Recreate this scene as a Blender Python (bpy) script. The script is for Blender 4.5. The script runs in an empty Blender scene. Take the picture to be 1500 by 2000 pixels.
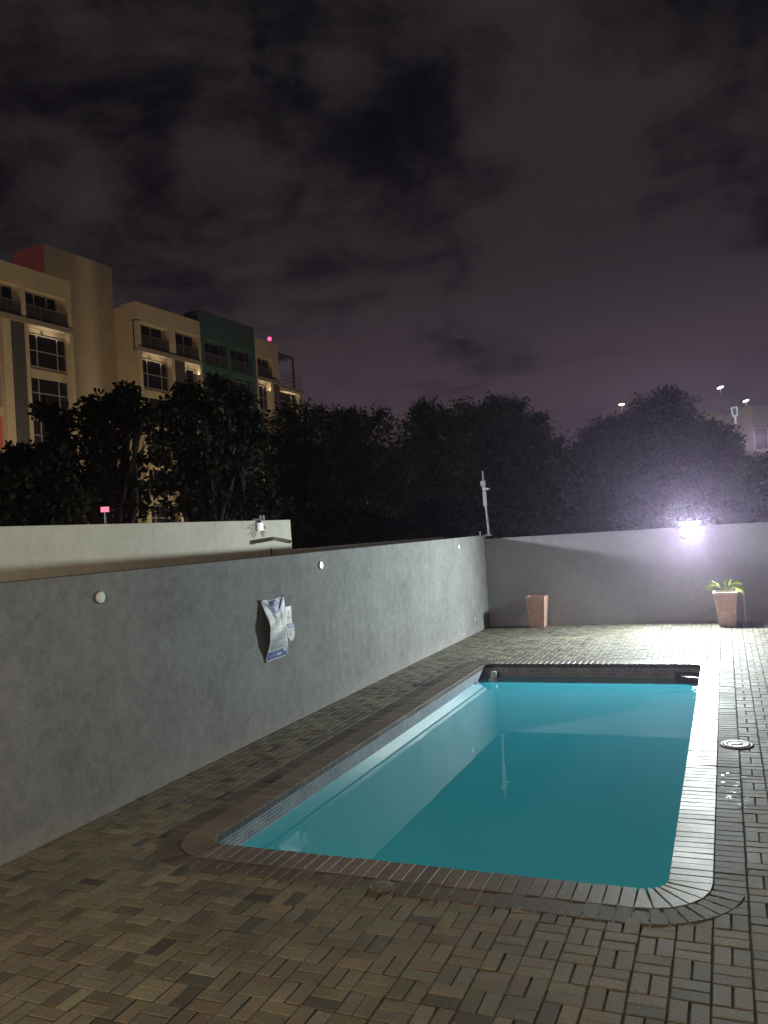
import bpy, math, random
import numpy as np
from mathutils import Vector, Matrix
random.seed(7); rng = np.random.default_rng(7)
sc = bpy.context.scene
COL = sc.collection
R = math.radians

# ---------------------------------------------------------------- camera
FPX, YAW, PITCH, ROLL, CH = 1568.0, -0.3999, 0.0274, -0.0662, 2.48
cy_, sy_ = math.cos(YAW), math.sin(YAW)
f_ = Vector((sy_*math.cos(PITCH), cy_*math.cos(PITCH), math.sin(PITCH)))
r0 = Vector((cy_, -sy_, 0)); u0 = r0.cross(f_)
r_ = math.cos(ROLL)*r0 + math.sin(ROLL)*u0
u_ = -math.sin(ROLL)*r0 + math.cos(ROLL)*u0
cam_d = bpy.data.cameras.new('camera'); cam = bpy.data.objects.new('camera', cam_d); COL.objects.link(cam)
cam_d.sensor_fit = 'VERTICAL'; cam_d.sensor_height = 24; cam_d.lens = 24*FPX/2000
cam_d.clip_start = 0.05; cam_d.clip_end = 2000
M = Matrix(((r_.x, u_.x, -f_.x, 0), (r_.y, u_.y, -f_.y, 0), (r_.z, u_.z, -f_.z, CH), (0, 0, 0, 1)))
cam.matrix_world = M
sc.camera = cam
def at(px, py, d):
    """world point seen at photo pixel (px,py) at depth d metres"""
    return Vector((0, 0, CH)) + (f_ + r_*((px-750)/FPX) - u_*((py-1000)/FPX))*d

# ---------------------------------------------------------------- render look
sc.view_settings.view_transform = 'Standard'; sc.view_settings.look = 'None'
sc.view_settings.exposure = 0; sc.view_settings.gamma = 1
sc.render.engine = 'CYCLES'
sc.cycles.use_denoising = True
sc.cycles.max_bounces = 6; sc.cycles.sample_clamp_indirect = 4
sc.cycles.use_adaptive_sampling = True

# ---------------------------------------------------------------- night sky
def N(nt, kind, **kw):
    n = nt.nodes.new(kind)
    for k, v in kw.items():
        if k in n.inputs.keys(): n.inputs[k].default_value = v
        else: setattr(n, k, v)
    return n
w = bpy.data.worlds.new('World'); sc.world = w; w.use_nodes = True
nt = w.node_tree; nt.nodes.clear(); L = nt.links.new
out = N(nt, 'ShaderNodeOutputWorld'); bg = N(nt, 'ShaderNodeBackground')
tc = N(nt, 'ShaderNodeTexCoord'); sep = N(nt, 'ShaderNodeSeparateXYZ'); L(tc.outputs['Generated'], sep.inputs[0])
def math_(op, a, b=None, c=None, clamp=False):
    n = nt.nodes.new('ShaderNodeMath'); n.operation = op; n.use_clamp = clamp
    for i, v in enumerate((a, b, c)):
        if v is None: continue
        if isinstance(v, (int, float)): n.inputs[i].default_value = v
        else: L(v, n.inputs[i])
    return n.outputs[0]
zc = math_('MAXIMUM', sep.outputs[2], 0.0)
den = math_('ADD', zc, 0.16)
vx = math_('DIVIDE', sep.outputs[0], den); vy = math_('DIVIDE', sep.outputs[1], den)
comb = N(nt, 'ShaderNodeCombineXYZ'); L(vx, comb.inputs[0]); L(vy, comb.inputs[1])
def wnoise(scale, detail, rough, dist, off):
    mp = N(nt, 'ShaderNodeMapping'); L(comb.outputs[0], mp.inputs[0]); mp.inputs['Location'].default_value = off
    n = N(nt, 'ShaderNodeTexNoise', Scale=scale, Detail=detail, Roughness=rough, Distortion=dist)
    L(mp.outputs[0], n.inputs['Vector']); return n.outputs['Fac']
n1 = wnoise(1.25, 9, .60, .5, (3.1, 1.7, 0)); n2 = wnoise(3.6, 9, .65, .5, (7.3, 2.2, 0))
cl = math_('ADD', math_('MULTIPLY', n1, .62), math_('MULTIPLY', n2, .38))
# placed darker gaps and brighter banks, each a soft lobe round a direction of the sky
def lobe(px, py, width, amp):
    d = (at(px, py, 1) - Vector((0, 0, CH))).normalized()
    dp = N(nt, 'ShaderNodeVectorMath', operation='DOT_PRODUCT'); L(nrm.outputs[0], dp.inputs[0]); dp.inputs[1].default_value = d
    a = math_('SUBTRACT', 1.0, dp.outputs['Value'])
    e = math_('POWER', 2.718, math_('MULTIPLY', a, -1/(width*width*.5)))
    return math_('MULTIPLY', e, amp)
wn_ = N(nt, 'ShaderNodeTexNoise', Scale=7.0, Detail=6.0, Roughness=.6); L(tc.outputs['Generated'], wn_.inputs['Vector'])
ws_ = N(nt, 'ShaderNodeVectorMath', operation='SUBTRACT'); L(wn_.outputs['Color'], ws_.inputs[0]); ws_.inputs[1].default_value = (.5, .5, .5)
wa_ = N(nt, 'ShaderNodeVectorMath', operation='MULTIPLY_ADD'); L(ws_.outputs[0], wa_.inputs[0]); wa_.inputs[1].default_value = (.34, .34, .34); L(tc.outputs['Generated'], wa_.inputs[2])
nrm = N(nt, 'ShaderNodeVectorMath', operation='NORMALIZE'); L(wa_.outputs[0], nrm.inputs[0])
for a in [(770,190,.075,-.07),(860,215,.04,-.05),(560,150,.03,-.06),(300,300,.05,-.07),(980,110,.03,-.06),(740,290,.05,-.08),(560,240,.06,-.10),(1130,360,.10,-.10),(860,520,.10,-.12),(1400,360,.09,-.10),
          (650,560,.07,-.07),(200,230,.12,-.03),(350,70,.08,-.05),(1250,40,.09,-.06),(480,320,.13,.07),(1230,210,.09,.08),(900,80,.15,.05),
          (1200,500,.08,.06),(1100,640,.22,.10),(1450,560,.12,.06),(700,650,.12,.07),(130,440,.10,.05),(380,600,.08,-.05),(40,330,.12,.04),(120,120,.12,.04)]:
    cl = math_('ADD', cl, lobe(a[0], a[1], a[2], a[3]*(.95 if a[3] < 0 else 1)))
mr = N(nt, 'ShaderNodeMapRange', interpolation_type='SMOOTHSTEP'); L(cl, mr.inputs[0])
mr.inputs[1].default_value = .36; mr.inputs[2].default_value = .60
mix = N(nt, 'ShaderNodeMix', data_type='RGBA'); L(mr.outputs[0], mix.inputs[0])
mix.inputs[6].default_value = (.0028, .0024, .0044, 1); mix.inputs[7].default_value = (.0255, .0215, .0235, 1)
hz = N(nt, 'ShaderNodeMapRange', interpolation_type='SMOOTHSTEP'); L(zc, hz.inputs[0])
hz.inputs[1].default_value = .34; hz.inputs[2].default_value = .10
mix2 = N(nt, 'ShaderNodeMix', data_type='RGBA'); L(hz.outputs[0], mix2.inputs[0]); L(mix.outputs[2], mix2.inputs[6])
hc = N(nt, 'ShaderNodeMix', data_type='RGBA'); L(mr.outputs[0], hc.inputs[0])
hc.inputs[6].default_value = (.014, .011, .020, 1); hc.inputs[7].default_value = (.064, .044, .056, 1)
L(hc.outputs[2], mix2.inputs[7])
L(mix2.outputs[2], bg.inputs['Color']); bg.inputs['Strength'].default_value = 1.0
L(bg.outputs[0], out.inputs[0])

# ---------------------------------------------------------------- lamps of the place, and one added fill light
def light(name, kind, loc, energy, color, size=.1, target=None, **kw):
    l = bpy.data.lights.new(name, kind); o = bpy.data.objects.new(name, l); COL.objects.link(o)
    o.location = loc; l.energy = energy; l.color = color
    if kind == 'AREA': l.shape = 'ELLIPSE' if kw.get('round') else 'RECTANGLE'; l.size = size; l.size_y = kw.get('size_y', size)
    else: l.shadow_soft_size = size
    if kind == 'SPOT': l.spot_size = kw.get('angle', R(120)); l.spot_blend = .8
    if target is not None:
        o.rotation_euler = (Vector(target)-Vector(loc)).to_track_quat('-Z', 'Y').to_euler()
    return o
LAMP = Vector((-0.72, 19.22, 2.09))
light('floodlight_beam', 'AREA', LAMP + Vector((0, -.125, -.035)), 930, (.90, 1.0, .97), .36, LAMP + Vector((-.14, -.95, -.18)), size_y=.28, round=True)
light('warm_fill_glow', 'POINT', (-2.9, -1.6, 3.9), 1050, (1.0, .76, .49), .3)  # unseen warm light behind the camera, added to fill the foreground
light('left_street_lamp_glow', 'SPOT', (-15, 6, 4.26), 7000, (.88, .90, 1.0), .22, (-3.3, 19.6, 2.1), angle=R(28))
light('facade_street_lamp_glow', 'POINT', (-34, 31, 1.0), 5200, (1.0, .77, .46), 2.5)
light('facade_street_lamp_glow', 'POINT', (-32, 62, 1.0), 4000, (1.0, .77, .48), 2.5)
light('rooftop_beacon_glow', 'POINT', (-49.6, 37.6, 24.2), 150, (1.0, .08, .12), .3)

# ---------------------------------------------------------------- mesh helpers
class MB:
    def __init__(s): s.v = []; s.f = []; s.m = []; s.sm = []
    def add(s, vs, fs, mi=0, smooth=False):
        b = len(s.v); s.v += [tuple(x) for x in vs]
        for f in fs: s.f.append(tuple(b+i for i in f)); s.m.append(mi); s.sm.append(smooth)
    def box(s, x0, x1, y0, y1, z0, z1, mi=0, xf=None):
        vs = [Vector(p) for p in ((x0,y0,z0),(x1,y0,z0),(x1,y1,z0),(x0,y1,z0),(x0,y0,z1),(x1,y0,z1),(x1,y1,z1),(x0,y1,z1))]
        if xf: vs = [xf(v) for v in vs]
        s.add(vs, [(0,3,2,1),(4,5,6,7),(0,1,5,4),(1,2,6,5),(2,3,7,6),(3,0,4,7)], mi); return s
    def tube(s, pts, rad, n=10, mi=0, cap=True, smooth=True):
        pts = [Vector(p) for p in pts]
        if not isinstance(rad, (list, tuple)): rad = [rad]*len(pts)
        vs = []; 
        for i, p in enumerate(pts):
            d = (pts[min(i+1, len(pts)-1)] - pts[max(i-1, 0)]).normalized()
            a = d.orthogonal().normalized() if i == 0 else (a_prev - d*a_prev.dot(d)).normalized()
            a_prev = a; b = d.cross(a)
            for k in range(n):
                t = 2*math.pi*k/n; vs.append(p + (a*math.cos(t) + b*math.sin(t))*rad[i])
        fs = [(i*n+k, i*n+(k+1) % n, (i+1)*n+(k+1) % n, (i+1)*n+k) for i in range(len(pts)-1) for k in range(n)]
        s.add(vs, fs, mi, smooth)
        if cap:
            s.add(vs[:n], [tuple(range(n-1, -1, -1))], mi); s.add(vs[-n:], [tuple(range(n))], mi)
        return s
    def lathe(s, prof, n=28, mi=0, centre=(0,0,0), sx=1, sy=1, smooth=True):
        c = Vector(centre); vs = []
        for (r, z) in prof:
            for k in range(n):
                t = 2*math.pi*k/n; vs.append(c + Vector((r*math.cos(t)*sx, r*math.sin(t)*sy, z)))
        fs = [(i*n+k, i*n+(k+1) % n, (i+1)*n+(k+1) % n, (i+1)*n+k) for i in range(len(prof)-1) for k in range(n)]
        s.add(vs, fs, mi, smooth); return s
    def build(s, name, mats, parent=None, loc=None, bevel=0):
        me = bpy.data.meshes.new(name); me.from_pydata(s.v, [], s.f)
        if not isinstance(mats, (list, tuple)): mats = [mats]
        for m in mats: me.materials.append(m)
        me.polygons.foreach_set('material_index', s.m); me.polygons.foreach_set('use_smooth', s.sm); me.update()
        o = bpy.data.objects.new(name, me); COL.objects.link(o)
        if parent: o.parent = parent
        if loc is not None: o.location = loc
        if bevel:
            b = o.modifiers.new('bevel', 'BEVEL'); b.width = bevel; b.segments = 2; b.limit_method = 'ANGLE'
        return o
def tag(o, label=None, cat=None, group=None, kind=None):
    if label: o['label'] = label
    if cat: o['category'] = cat
    if group: o['group'] = group
    if kind: o['kind'] = kind
    return o
def empty(name, loc=(0,0,0), rz=0):
    o = bpy.data.objects.new(name, None); COL.objects.link(o); o.location = loc; o.rotation_euler = (0, 0, rz)
    o.empty_display_size = .2; return o
def copy_tree(o, parent=None):
    c = o.copy(); COL.objects.link(c); c.parent = parent
    for ch in [x for x in bpy.data.objects if x.parent == o]: copy_tree(ch, c)
    return c

# ---------------------------------------------------------------- materials
def mat(name, color, rough=.6, metal=0, spec=.5, noise=None, bump=None, emit=None, estr=0, alpha=None):
    """noise=(scale, amount, detail, stretch xyz); bump=(scale, strength, distance)"""
    m = bpy.data.materials.new(name); m.use_nodes = True; t = m.node_tree; p = t.nodes['Principled BSDF']
    p.inputs['Base Color'].default_value = (*color, 1); p.inputs['Roughness'].default_value = rough
    p.inputs['Metallic'].default_value = metal; p.inputs['Specular IOR Level'].default_value = spec
    tcn = t.nodes.new('ShaderNodeTexCoord')
    if noise:
        mp = t.nodes.new('ShaderNodeMapping'); t.links.new(tcn.outputs['Object'], mp.inputs[0])
        if len(noise) > 3: mp.inputs['Scale'].default_value = noise[3]
        n = t.nodes.new('ShaderNodeTexNoise'); n.inputs['Scale'].default_value = noise[0]; n.inputs['Detail'].default_value = noise[2]
        n.inputs['Roughness'].default_value = .65
        t.links.new(mp.outputs[0], n.inputs['Vector'])
        mrn = t.nodes.new('ShaderNodeMapRange'); t.links.new(n.outputs['Fac'], mrn.inputs[0])
        mrn.inputs[1].default_value = .3; mrn.inputs[2].default_value = .7; mrn.inputs[3].default_value = 1-noise[1]; mrn.inputs[4].default_value = 1+noise[1]
        vm = t.nodes.new('ShaderNodeVectorMath'); vm.operation = 'SCALE'; vm.inputs[0].default_value = color
        t.links.new(mrn.outputs[0], vm.inputs['Scale']); t.links.new(vm.outputs[0], p.inputs['Base Color'])
    if bump:
        n = t.nodes.new('ShaderNodeTexNoise'); n.inputs['Scale'].default_value = bump[0]; n.inputs['Detail'].default_value = 5
        t.links.new(tcn.outputs['Object'], n.inputs['Vector'])
        b = t.nodes.new('ShaderNodeBump'); b.inputs['Strength'].default_value = bump[1]; b.inputs['Distance'].default_value = bump[2]
        t.links.new(n.outputs['Fac'], b.inputs['Height']); t.links.new(b.outputs[0], p.inputs['Normal'])
    if emit:
        p.inputs['Emission Color'].default_value = (*emit, 1); p.inputs['Emission Strength'].default_value = estr
    if alpha is not None: p.inputs['Alpha'].default_value = alpha
    return m

def plaster(name, c1, c2, streak=.0, bumps=.35):
    """trowelled cement render: cloudy tone, small mottling, faint vertical drag marks"""
    m = bpy.data.materials.new(name); m.use_nodes = True; t = m.node_tree; p = t.nodes['Principled BSDF']; l = t.links.new
    p.inputs['Roughness'].default_value = .82; p.inputs['Specular IOR Level'].default_value = .3
    tcn = t.nodes.new('ShaderNodeTexCoord')
    def nz(scale, detail, rough, st=(1,1,1), dist=0.):
        mp = t.nodes.new('ShaderNodeMapping'); l(tcn.outputs['Object'], mp.inputs[0]); mp.inputs['Scale'].default_value = st
        n = t.nodes.new('ShaderNodeTexNoise'); l(mp.outputs[0], n.inputs['Vector'])
        n.inputs['Scale'].default_value = scale; n.inputs['Detail'].default_value = detail; n.inputs['Roughness'].default_value = rough; n.inputs['Distortion'].default_value = dist
        return n.outputs['Fac']
    def mth(op, a, b):
        n = t.nodes.new('ShaderNodeMath'); n.operation = op
        for i, v in enumerate((a, b)):
            if isinstance(v, (int, float)): n.inputs[i].default_value = v
            else: l(v, n.inputs[i])
        return n.outputs[0]
    a = nz(.9, 6, .6); b = nz(7, 8, .72, dist=.6); c = nz(9, 4, .6, (1, 1, .12)); d = nz(30, 4, .7, dist=.8)
    s = mth('ADD', mth('ADD', mth('MULTIPLY', a, .30), mth('MULTIPLY', b, .40)), mth('ADD', mth('MULTIPLY', c, streak), mth('MULTIPLY', d, .30-streak)))
    mrn = t.nodes.new('ShaderNodeMapRange'); l(s, mrn.inputs[0]); mrn.inputs[1].default_value = .40; mrn.inputs[2].default_value = .60
    mx = t.nodes.new('ShaderNodeMix'); mx.data_type = 'RGBA'; l(mrn.outputs[0], mx.inputs[0])
    mx.inputs[6].default_value = (*c1, 1); mx.inputs[7].default_value = (*c2, 1); l(mx.outputs[2], p.inputs['Base Color'])
    geo = t.nodes.new('ShaderNodeNewGeometry'); sx = t.nodes.new('ShaderNodeSeparateXYZ'); l(geo.outputs['Position'], sx.inputs[0])
    hgt = mth('ADD', sx.outputs[2], mth('MULTIPLY', mth('SUBTRACT', nz(2.6, 6, .65), .5), .9))
    k = t.nodes.new('ShaderNodeMapRange'); l(hgt, k.inputs[0]); k.inputs[1].default_value = .22; k.inputs[2].default_value = .0; k.inputs[3].default_value = 0; k.inputs[4].default_value = .28
    m3 = t.nodes.new('ShaderNodeMix'); m3.data_type = 'RGBA'; l(k.outputs[0], m3.inputs[0]); l(mx.outputs[2], m3.inputs[6]); m3.inputs[7].default_value = (.42, .40, .36, 1)
    # thin dark run-down streaks below the top edge
    st_ = nz(5.5, 5, .7, (1, 1, .05)); kk = t.nodes.new('ShaderNodeMapRange'); l(st_, kk.inputs[0]); kk.inputs[1].default_value = .60; kk.inputs[2].default_value = .72; kk.inputs[3].default_value = 0; kk.inputs[4].default_value = .35
    zt = t.nodes.new('ShaderNodeMapRange'); l(sx.outputs[2], zt.inputs[0]); zt.inputs[1].default_value = 1.2; zt.inputs[2].default_value = 2.3
    m4 = t.nodes.new('ShaderNodeMix'); m4.data_type = 'RGBA'; l(mth('MULTIPLY', kk.outputs[0], zt.outputs[0]), m4.inputs[0]); l(m3.outputs[2], m4.inputs[6]); m4.inputs[7].default_value = (.10, .10, .10, 1)
    l(m4.outputs[2], p.inputs['Base Color'])
    bp = t.nodes.new('ShaderNodeBump'); bp.inputs['Strength'].default_value = bumps; bp.inputs['Distance'].default_value = .012
    l(mth('ADD', mth('MULTIPLY', b, .6), mth('MULTIPLY', nz(55, 4, .6), .4)), bp.inputs['Height']); l(bp.outputs[0], p.inputs['Normal'])
    return m
m_grey = plaster('grey cement plaster', (.175, .180, .183), (.315, .322, .324), .10, .6)
m_grey2 = plaster('grey painted back wall', (.29, .29, .315), (.37, .37, .395), .05, .25)
m_cream = plaster('pale cream plaster', (.64, .64, .55), (.80, .80, .70), .06, .25)
m_cap = mat('dark wall top', (.05, .045, .042), .9, noise=(6, .3, 5))

def brick_mat(name, rough, spec, moss=True, bumpd=.004, wet=False):
    m = bpy.data.materials.new(name); m.use_nodes = True; t = m.node_tree; p = t.nodes['Principled BSDF']; l = t.links.new
    p.inputs['Specular IOR Level'].default_value = spec
    at_ = t.nodes.new('ShaderNodeAttribute'); at_.attribute_name = 'tint'
    tcn = t.nodes.new('ShaderNodeTexCoord')
    def nz(scale, detail, lo, hi, a, b):
        n = t.nodes.new('ShaderNodeTexNoise'); l(tcn.outputs['Object'], n.inputs['Vector']); n.inputs['Scale'].default_value = scale
        n.inputs['Detail'].default_value = detail; n.inputs['Roughness'].default_value = .7
        r = t.nodes.new('ShaderNodeMapRange'); l(n.outputs['Fac'], r.inputs[0])
        for i, v in enumerate((lo, hi, a, b)): r.inputs[i+1].default_value = v
        return n.outputs['Fac'], r.outputs[0]
    g, gm = nz(70, 6, .3, .7, .62, 1.38); b_, bm = nz(1.3, 7, .34, .66, .68, 1.22)
    mm = t.nodes.new('ShaderNodeMath'); mm.operation = 'MULTIPLY'; l(gm, mm.inputs[0]); l(bm, mm.inputs[1])
    vm = t.nodes.new('ShaderNodeVectorMath'); vm.operation = 'SCALE'; l(at_.outputs['Color'], vm.inputs[0]); l(mm.outputs[0], vm.inputs['Scale'])
    col = vm.outputs[0]
    # pores and dark pits in the concrete
    n = t.nodes.new('ShaderNodeTexNoise'); l(tcn.outputs['Object'], n.inputs['Vector']); n.inputs['Scale'].default_value = 130; n.inputs['Detail'].default_value = 2
    r = t.nodes.new('ShaderNodeMapRange'); l(n.outputs['Fac'], r.inputs[0]); r.inputs[1].default_value = .62; r.inputs[2].default_value = .72; r.inputs[3].default_value = 0; r.inputs[4].default_value = .6
    mx = t.nodes.new('ShaderNodeMix'); mx.data_type = 'RGBA'; l(r.outputs[0], mx.inputs[0]); l(col, mx.inputs[6]); mx.inputs[7].default_value = (.02, .018, .014, 1)
    col = mx.outputs[2]
    rr = t.nodes.new('ShaderNodeMapRange'); l(b_, rr.inputs[0]); rr.inputs[1].default_value = .3; rr.inputs[2].default_value = .7
    rr.inputs[3].default_value = rough-.08; rr.inputs[4].default_value = rough+.08
    rough_out = rr.outputs[0]
    if wet:   # two splashed wet stains on the paving
        for (sx, sy, rad) in ((-4.36, 7.25, .30), (-4.66, 12.25, .26), (-4.1, 7.8, .16)):
            geo = t.nodes.new('ShaderNodeNewGeometry')
            d = t.nodes.new('ShaderNodeVectorMath'); d.operation = 'DISTANCE'; l(geo.outputs['Position'], d.inputs[0]); d.inputs[1].default_value = (sx, sy, 0)
            nn = t.nodes.new('ShaderNodeTexNoise'); l(geo.outputs['Position'], nn.inputs['Vector']); nn.inputs['Scale'].default_value = 9; nn.inputs['Detail'].default_value = 4
            ad = t.nodes.new('ShaderNodeMath'); ad.operation = 'MULTIPLY_ADD'; l(nn.outputs['Fac'], ad.inputs[0]); ad.inputs[1].default_value = rad*2.2; l(d.outputs['Value'], ad.inputs[2])
            k = t.nodes.new('ShaderNodeMapRange'); l(ad.outputs[0], k.inputs[0]); k.inputs[1].default_value = rad*2.0; k.inputs[2].default_value = rad*1.6
            k.inputs[3].default_value = 0; k.inputs[4].default_value = .85
            m2 = t.nodes.new('ShaderNodeMix'); m2.data_type = 'RGBA'; l(k.outputs[0], m2.inputs[0]); l(col, m2.inputs[6]); m2.inputs[7].default_value = (.022, .026, .04, 1); col = m2.outputs[2]
    l(col, p.inputs['Base Color']); l(rough_out, p.inputs['Roughness'])
    bp = t.nodes.new('ShaderNodeBump'); bp.inputs['Strength'].default_value = .55; bp.inputs['Distance'].default_value = bumpd
    l(g, bp.inputs['Height']); l(bp.outputs[0], p.inputs['Normal'])
    return m
m_paver = brick_mat('concrete pavers', .70, .42, wet=True)
m_coping = brick_mat('glazed coping bricks', .52, .5, bumpd=.002)
m_joint = mat('sandy joints', (.045, .038, .028), .95, noise=(20, .5, 6))
m_soil = mat('dark soil', (.03, .024, .018), .95, noise=(14, .4, 6), bump=(30, .6, .02))
m_ground = mat('dark earth', (.035, .032, .025), .95, noise=(3, .4, 6))

# ---------------------------------------------------------------- ground and paving
XW, YB, H1, H2 = -5.606, 19.604, 2.285, 2.188
XR, Y0 = 4.2, 1.2
PX0, PX1, PY0, PY1 = -4.191, -0.509, 5.588, 14.172      # pool, inside the coping
CW, RW = .268, .205                                      # coping width, border row width
g = MB()
for (a, b, c, d) in ((-400, XW-.1, -300, 600), (XR, 400, -300, 600), (XW-.1, XR, YB+.1, 600), (XW-.1, XR, -300, Y0)):
    g.add([(a, c, -1), (b, c, -1), (b, d, -1), (a, d, -1)], [(0, 1, 2, 3)])
tag(g.build('ground', m_ground), kind='structure')

def bricks(name, quads, material, z=0., jit=.0012, tints=None, parent=None, ch=.0045, low=.035):
    """quads: list of 4 ground corners each; every one becomes a chamfered brick with its own tint"""
    v = []; f = []; c = []
    for i, q in enumerate(quads):
        q = [Vector((p[0], p[1], 0)) for p in q]; cen = sum(q, Vector())/4
        zz = z + random.gauss(0, jit); tx, ty = random.gauss(0, .006), random.gauss(0, .006)
        b = len(v)
        def zz_(p): return zz + (p.x-cen.x)*tx + (p.y-cen.y)*ty
        inn = []
        for k in range(4):
            e1 = (q[(k+1) % 4]-q[k]); e2 = (q[k-1]-q[k]); n1_ = e1.normalized() if e1.length > 1e-6 else Vector(); n2_ = e2.normalized() if e2.length > 1e-6 else Vector()
            inn.append(q[k] + (n1_+n2_)*ch)
        for p in inn: v.append((p.x, p.y, zz_(p)))
        for p in q: v.append((p.x, p.y, zz_(p)-ch))
        for p in q: v.append((p.x, p.y, z-low))
        f.append((b, b+1, b+2, b+3)); c.append(tints[i])
        for k in range(4):
            k2 = (k+1) % 4
            f.append((b+4+k, b+4+k2, b+k2, b+k)); c.append(tints[i])
            f.append((b+8+k, b+8+k2, b+4+k2, b+4+k)); c.append(tuple(x*.6 for x in tints[i]))
    me = bpy.data.meshes.new(name); me.from_pydata(v, [], f); me.materials.append(material)
    a = me.attributes.new('tint', 'FLOAT_COLOR', 'FACE')
    a.data.foreach_set('color', np.array([(*t, 1) for t in c], dtype=np.float32).ravel()); me.update()
    o = bpy.data.objects.new(name, me); COL.objects.link(o)
    if parent: o.parent = parent
    return o
def paver_tint():
    u = random.random()
    if u < .08: b = (.085, .082, .070)
    elif u < .36: b = (.178, .166, .118)
    elif u < .60: b = (.180, .158, .118)
    elif u < .66: b = (.175, .148, .120)
    else: b = (.165, .160, .130)
    k = random.gauss(1, .15); k = max(.55, k); return tuple(max(.01, x*k*random.gauss(1, .02)) for x in b)
P = .203; J = .0045
quads = []
x_start = PX1 + CW + RW + .002
nx0 = int((XW - x_start)/P) - 1; nx1 = int((XR - x_start)/P) + 1; ny1 = int((YB-Y0)/P)+1
for i in range(nx0, nx1):
    for j in range(ny1):
        x, y = x_start + i*P, YB - (j+1)*P
        if x + P < XW or x > XR: continue
        cells = [(x, y, x+P/2, y+P), (x+P/2, y, x+P, y+P)] if (i+j) % 2 else [(x, y, x+P, y+P/2), (x, y+P/2, x+P, y+P)]
        for (a, b, c, d) in cells:
            a = max(a, XW); 
            if c-a < .02: continue
            if c > PX0-.10 and a < PX1+.10 and d > PY0-.10 and b < PY1+.10: continue
            jx, jy = random.gauss(0, .0018), random.gauss(0, .0018); rt = random.gauss(0, .008)
            mx_, my_ = (a+c)/2, (b+d)/2; quads.append([(mx_+jx+(px_-mx_)-(py_-my_)*rt, my_+jy+(py_-my_)+(px_-mx_)*rt) for px_, py_ in ((a+J, b+J), (c-J, b+J), (c-J, d-J), (a+J, d-J))])
pav = bricks('paving', quads, m_paver, tints=[paver_tint() for _ in quads])
tag(pav, kind='structure')
bed = MB()
for (a, b, c, d) in ((XW, PX0-.02, Y0, YB), (PX1+.02, XR, Y0, YB), (PX0-.02, PX1+.02, Y0, PY0-.02), (PX0-.02, PX1+.02, PY1+.02, YB)):
    bed.add([(a, c, -.009), (b, c, -.009), (b, d, -.009), (a, d, -.009)], [(0, 1, 2, 3)])
tag(bed.build('paving_joints', m_joint), kind='structure')

# ---------------------------------------------------------------- swimming pool
pool = empty('swimming_pool', ((PX0+PX1)/2, (PY0+PY1)/2, 0))
tag(pool, 'long rectangular swimming pool with rounded corners and brick coping in the paved yard', 'swimming pool')
pl = Vector(pool.location)
def ring_path(off, rin=.20):
    """rounded rectangle offset outwards by off; returns function s->(pos, normal) samples by brick pitch"""
    r = rin + off; x0, x1, y0, y1 = PX0-off, PX1+off, PY0-off, PY1+off
    return x0, x1, y0, y1, r
def ring_bricks(o0, o1, pitch=.1, rin=.20):
    qs = []; j = .003
    cx = (PX0+rin, PX1-rin); cyy = (PY0+rin, PY1-rin)
    def straight(a0, a1, fn):
        n = max(1, round((a1-a0)/pitch)); st = (a1-a0)/n
        for k in range(n):
            u, v = a0+k*st+j, a0+(k+1)*st-j
            qs.append(fn(u, v))
    straight(cyy[0], cyy[1], lambda u, v: [(PX1+o0, u), (PX1+o1-j, u), (PX1+o1-j, v), (PX1+o0, v)])
    straight(cyy[0], cyy[1], lambda u, v: [(PX0-o1+j, u), (PX0-o0, u), (PX0-o0, v), (PX0-o1+j, v)])
    straight(cx[0], cx[1], lambda u, v: [(u, PY0-o1+j), (v, PY0-o1+j), (v, PY0-o0), (u, PY0-o0)])
    straight(cx[0], cx[1], lambda u, v: [(u, PY1+o0), (v, PY1+o0), (v, PY1+o1-j), (u, PY1+o1-j)])
    for (ccx, ccy, a) in ((cx[1], cyy[0], -90), (cx[1], cyy[1], 0), (cx[0], cyy[1], 90), (cx[0], cyy[0], 180)):
        ri, ro = rin+o0, rin+o1-j
        n = max(4, round((ro+ri*.6)/1.6*math.pi/2/pitch))
        for k in range(n):
            a0 = R(a+90*k/n+.25); a1 = R(a+90*(k+1)/n-.25)
            fi = .006/max(ri, .01)
            qs.append([(ccx+ri*math.cos(a0+fi), ccy+ri*math.sin(a0+fi)), (ccx+ro*math.cos(a0), ccy+ro*math.sin(a0)),
                       (ccx+ro*math.cos(a1), ccy+ro*math.sin(a1)), (ccx+ri*math.cos(a1-fi), ccy+ri*math.sin(a1-fi))])
    return qs
def relc(qs): return [[(p[0]-pl.x, p[1]-pl.y) for p in q] for q in qs]
def coping_tint(q):
    k = max(.75, random.gauss(1, .07)); x = sum(p[0] for p in q)/4
    # lamp sheen on the right-hand bricks, put into the tint as a paler grey
    pale = max(0, min(1, (x - (PX1-1.1))/1.0))
    b = (.19, .155, .132); c = (.20, .206, .20)
    return tuple((b[i]*(1-pale)+c[i]*pale)*k for i in range(3))
qs = ring_bricks(-.018, CW); cop = bricks('coping', relc(qs), m_coping, z=.007, tints=[coping_tint(q) for q in qs], parent=pool, ch=.004, low=.062)
def border_tint(q):
    k = max(.7, random.gauss(1, .12)); x = sum(p[0] for p in q)/4
    b = (.120, .100, .080) if x < -1 else (.12, .12, .114)
    return tuple(v*k for v in b)
qs = ring_bricks(CW, CW+RW); brd = bricks('paver_border', relc(qs), m_paver, z=.003, tints=[border_tint(q) for q in qs], parent=pool, low=.04)
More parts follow.
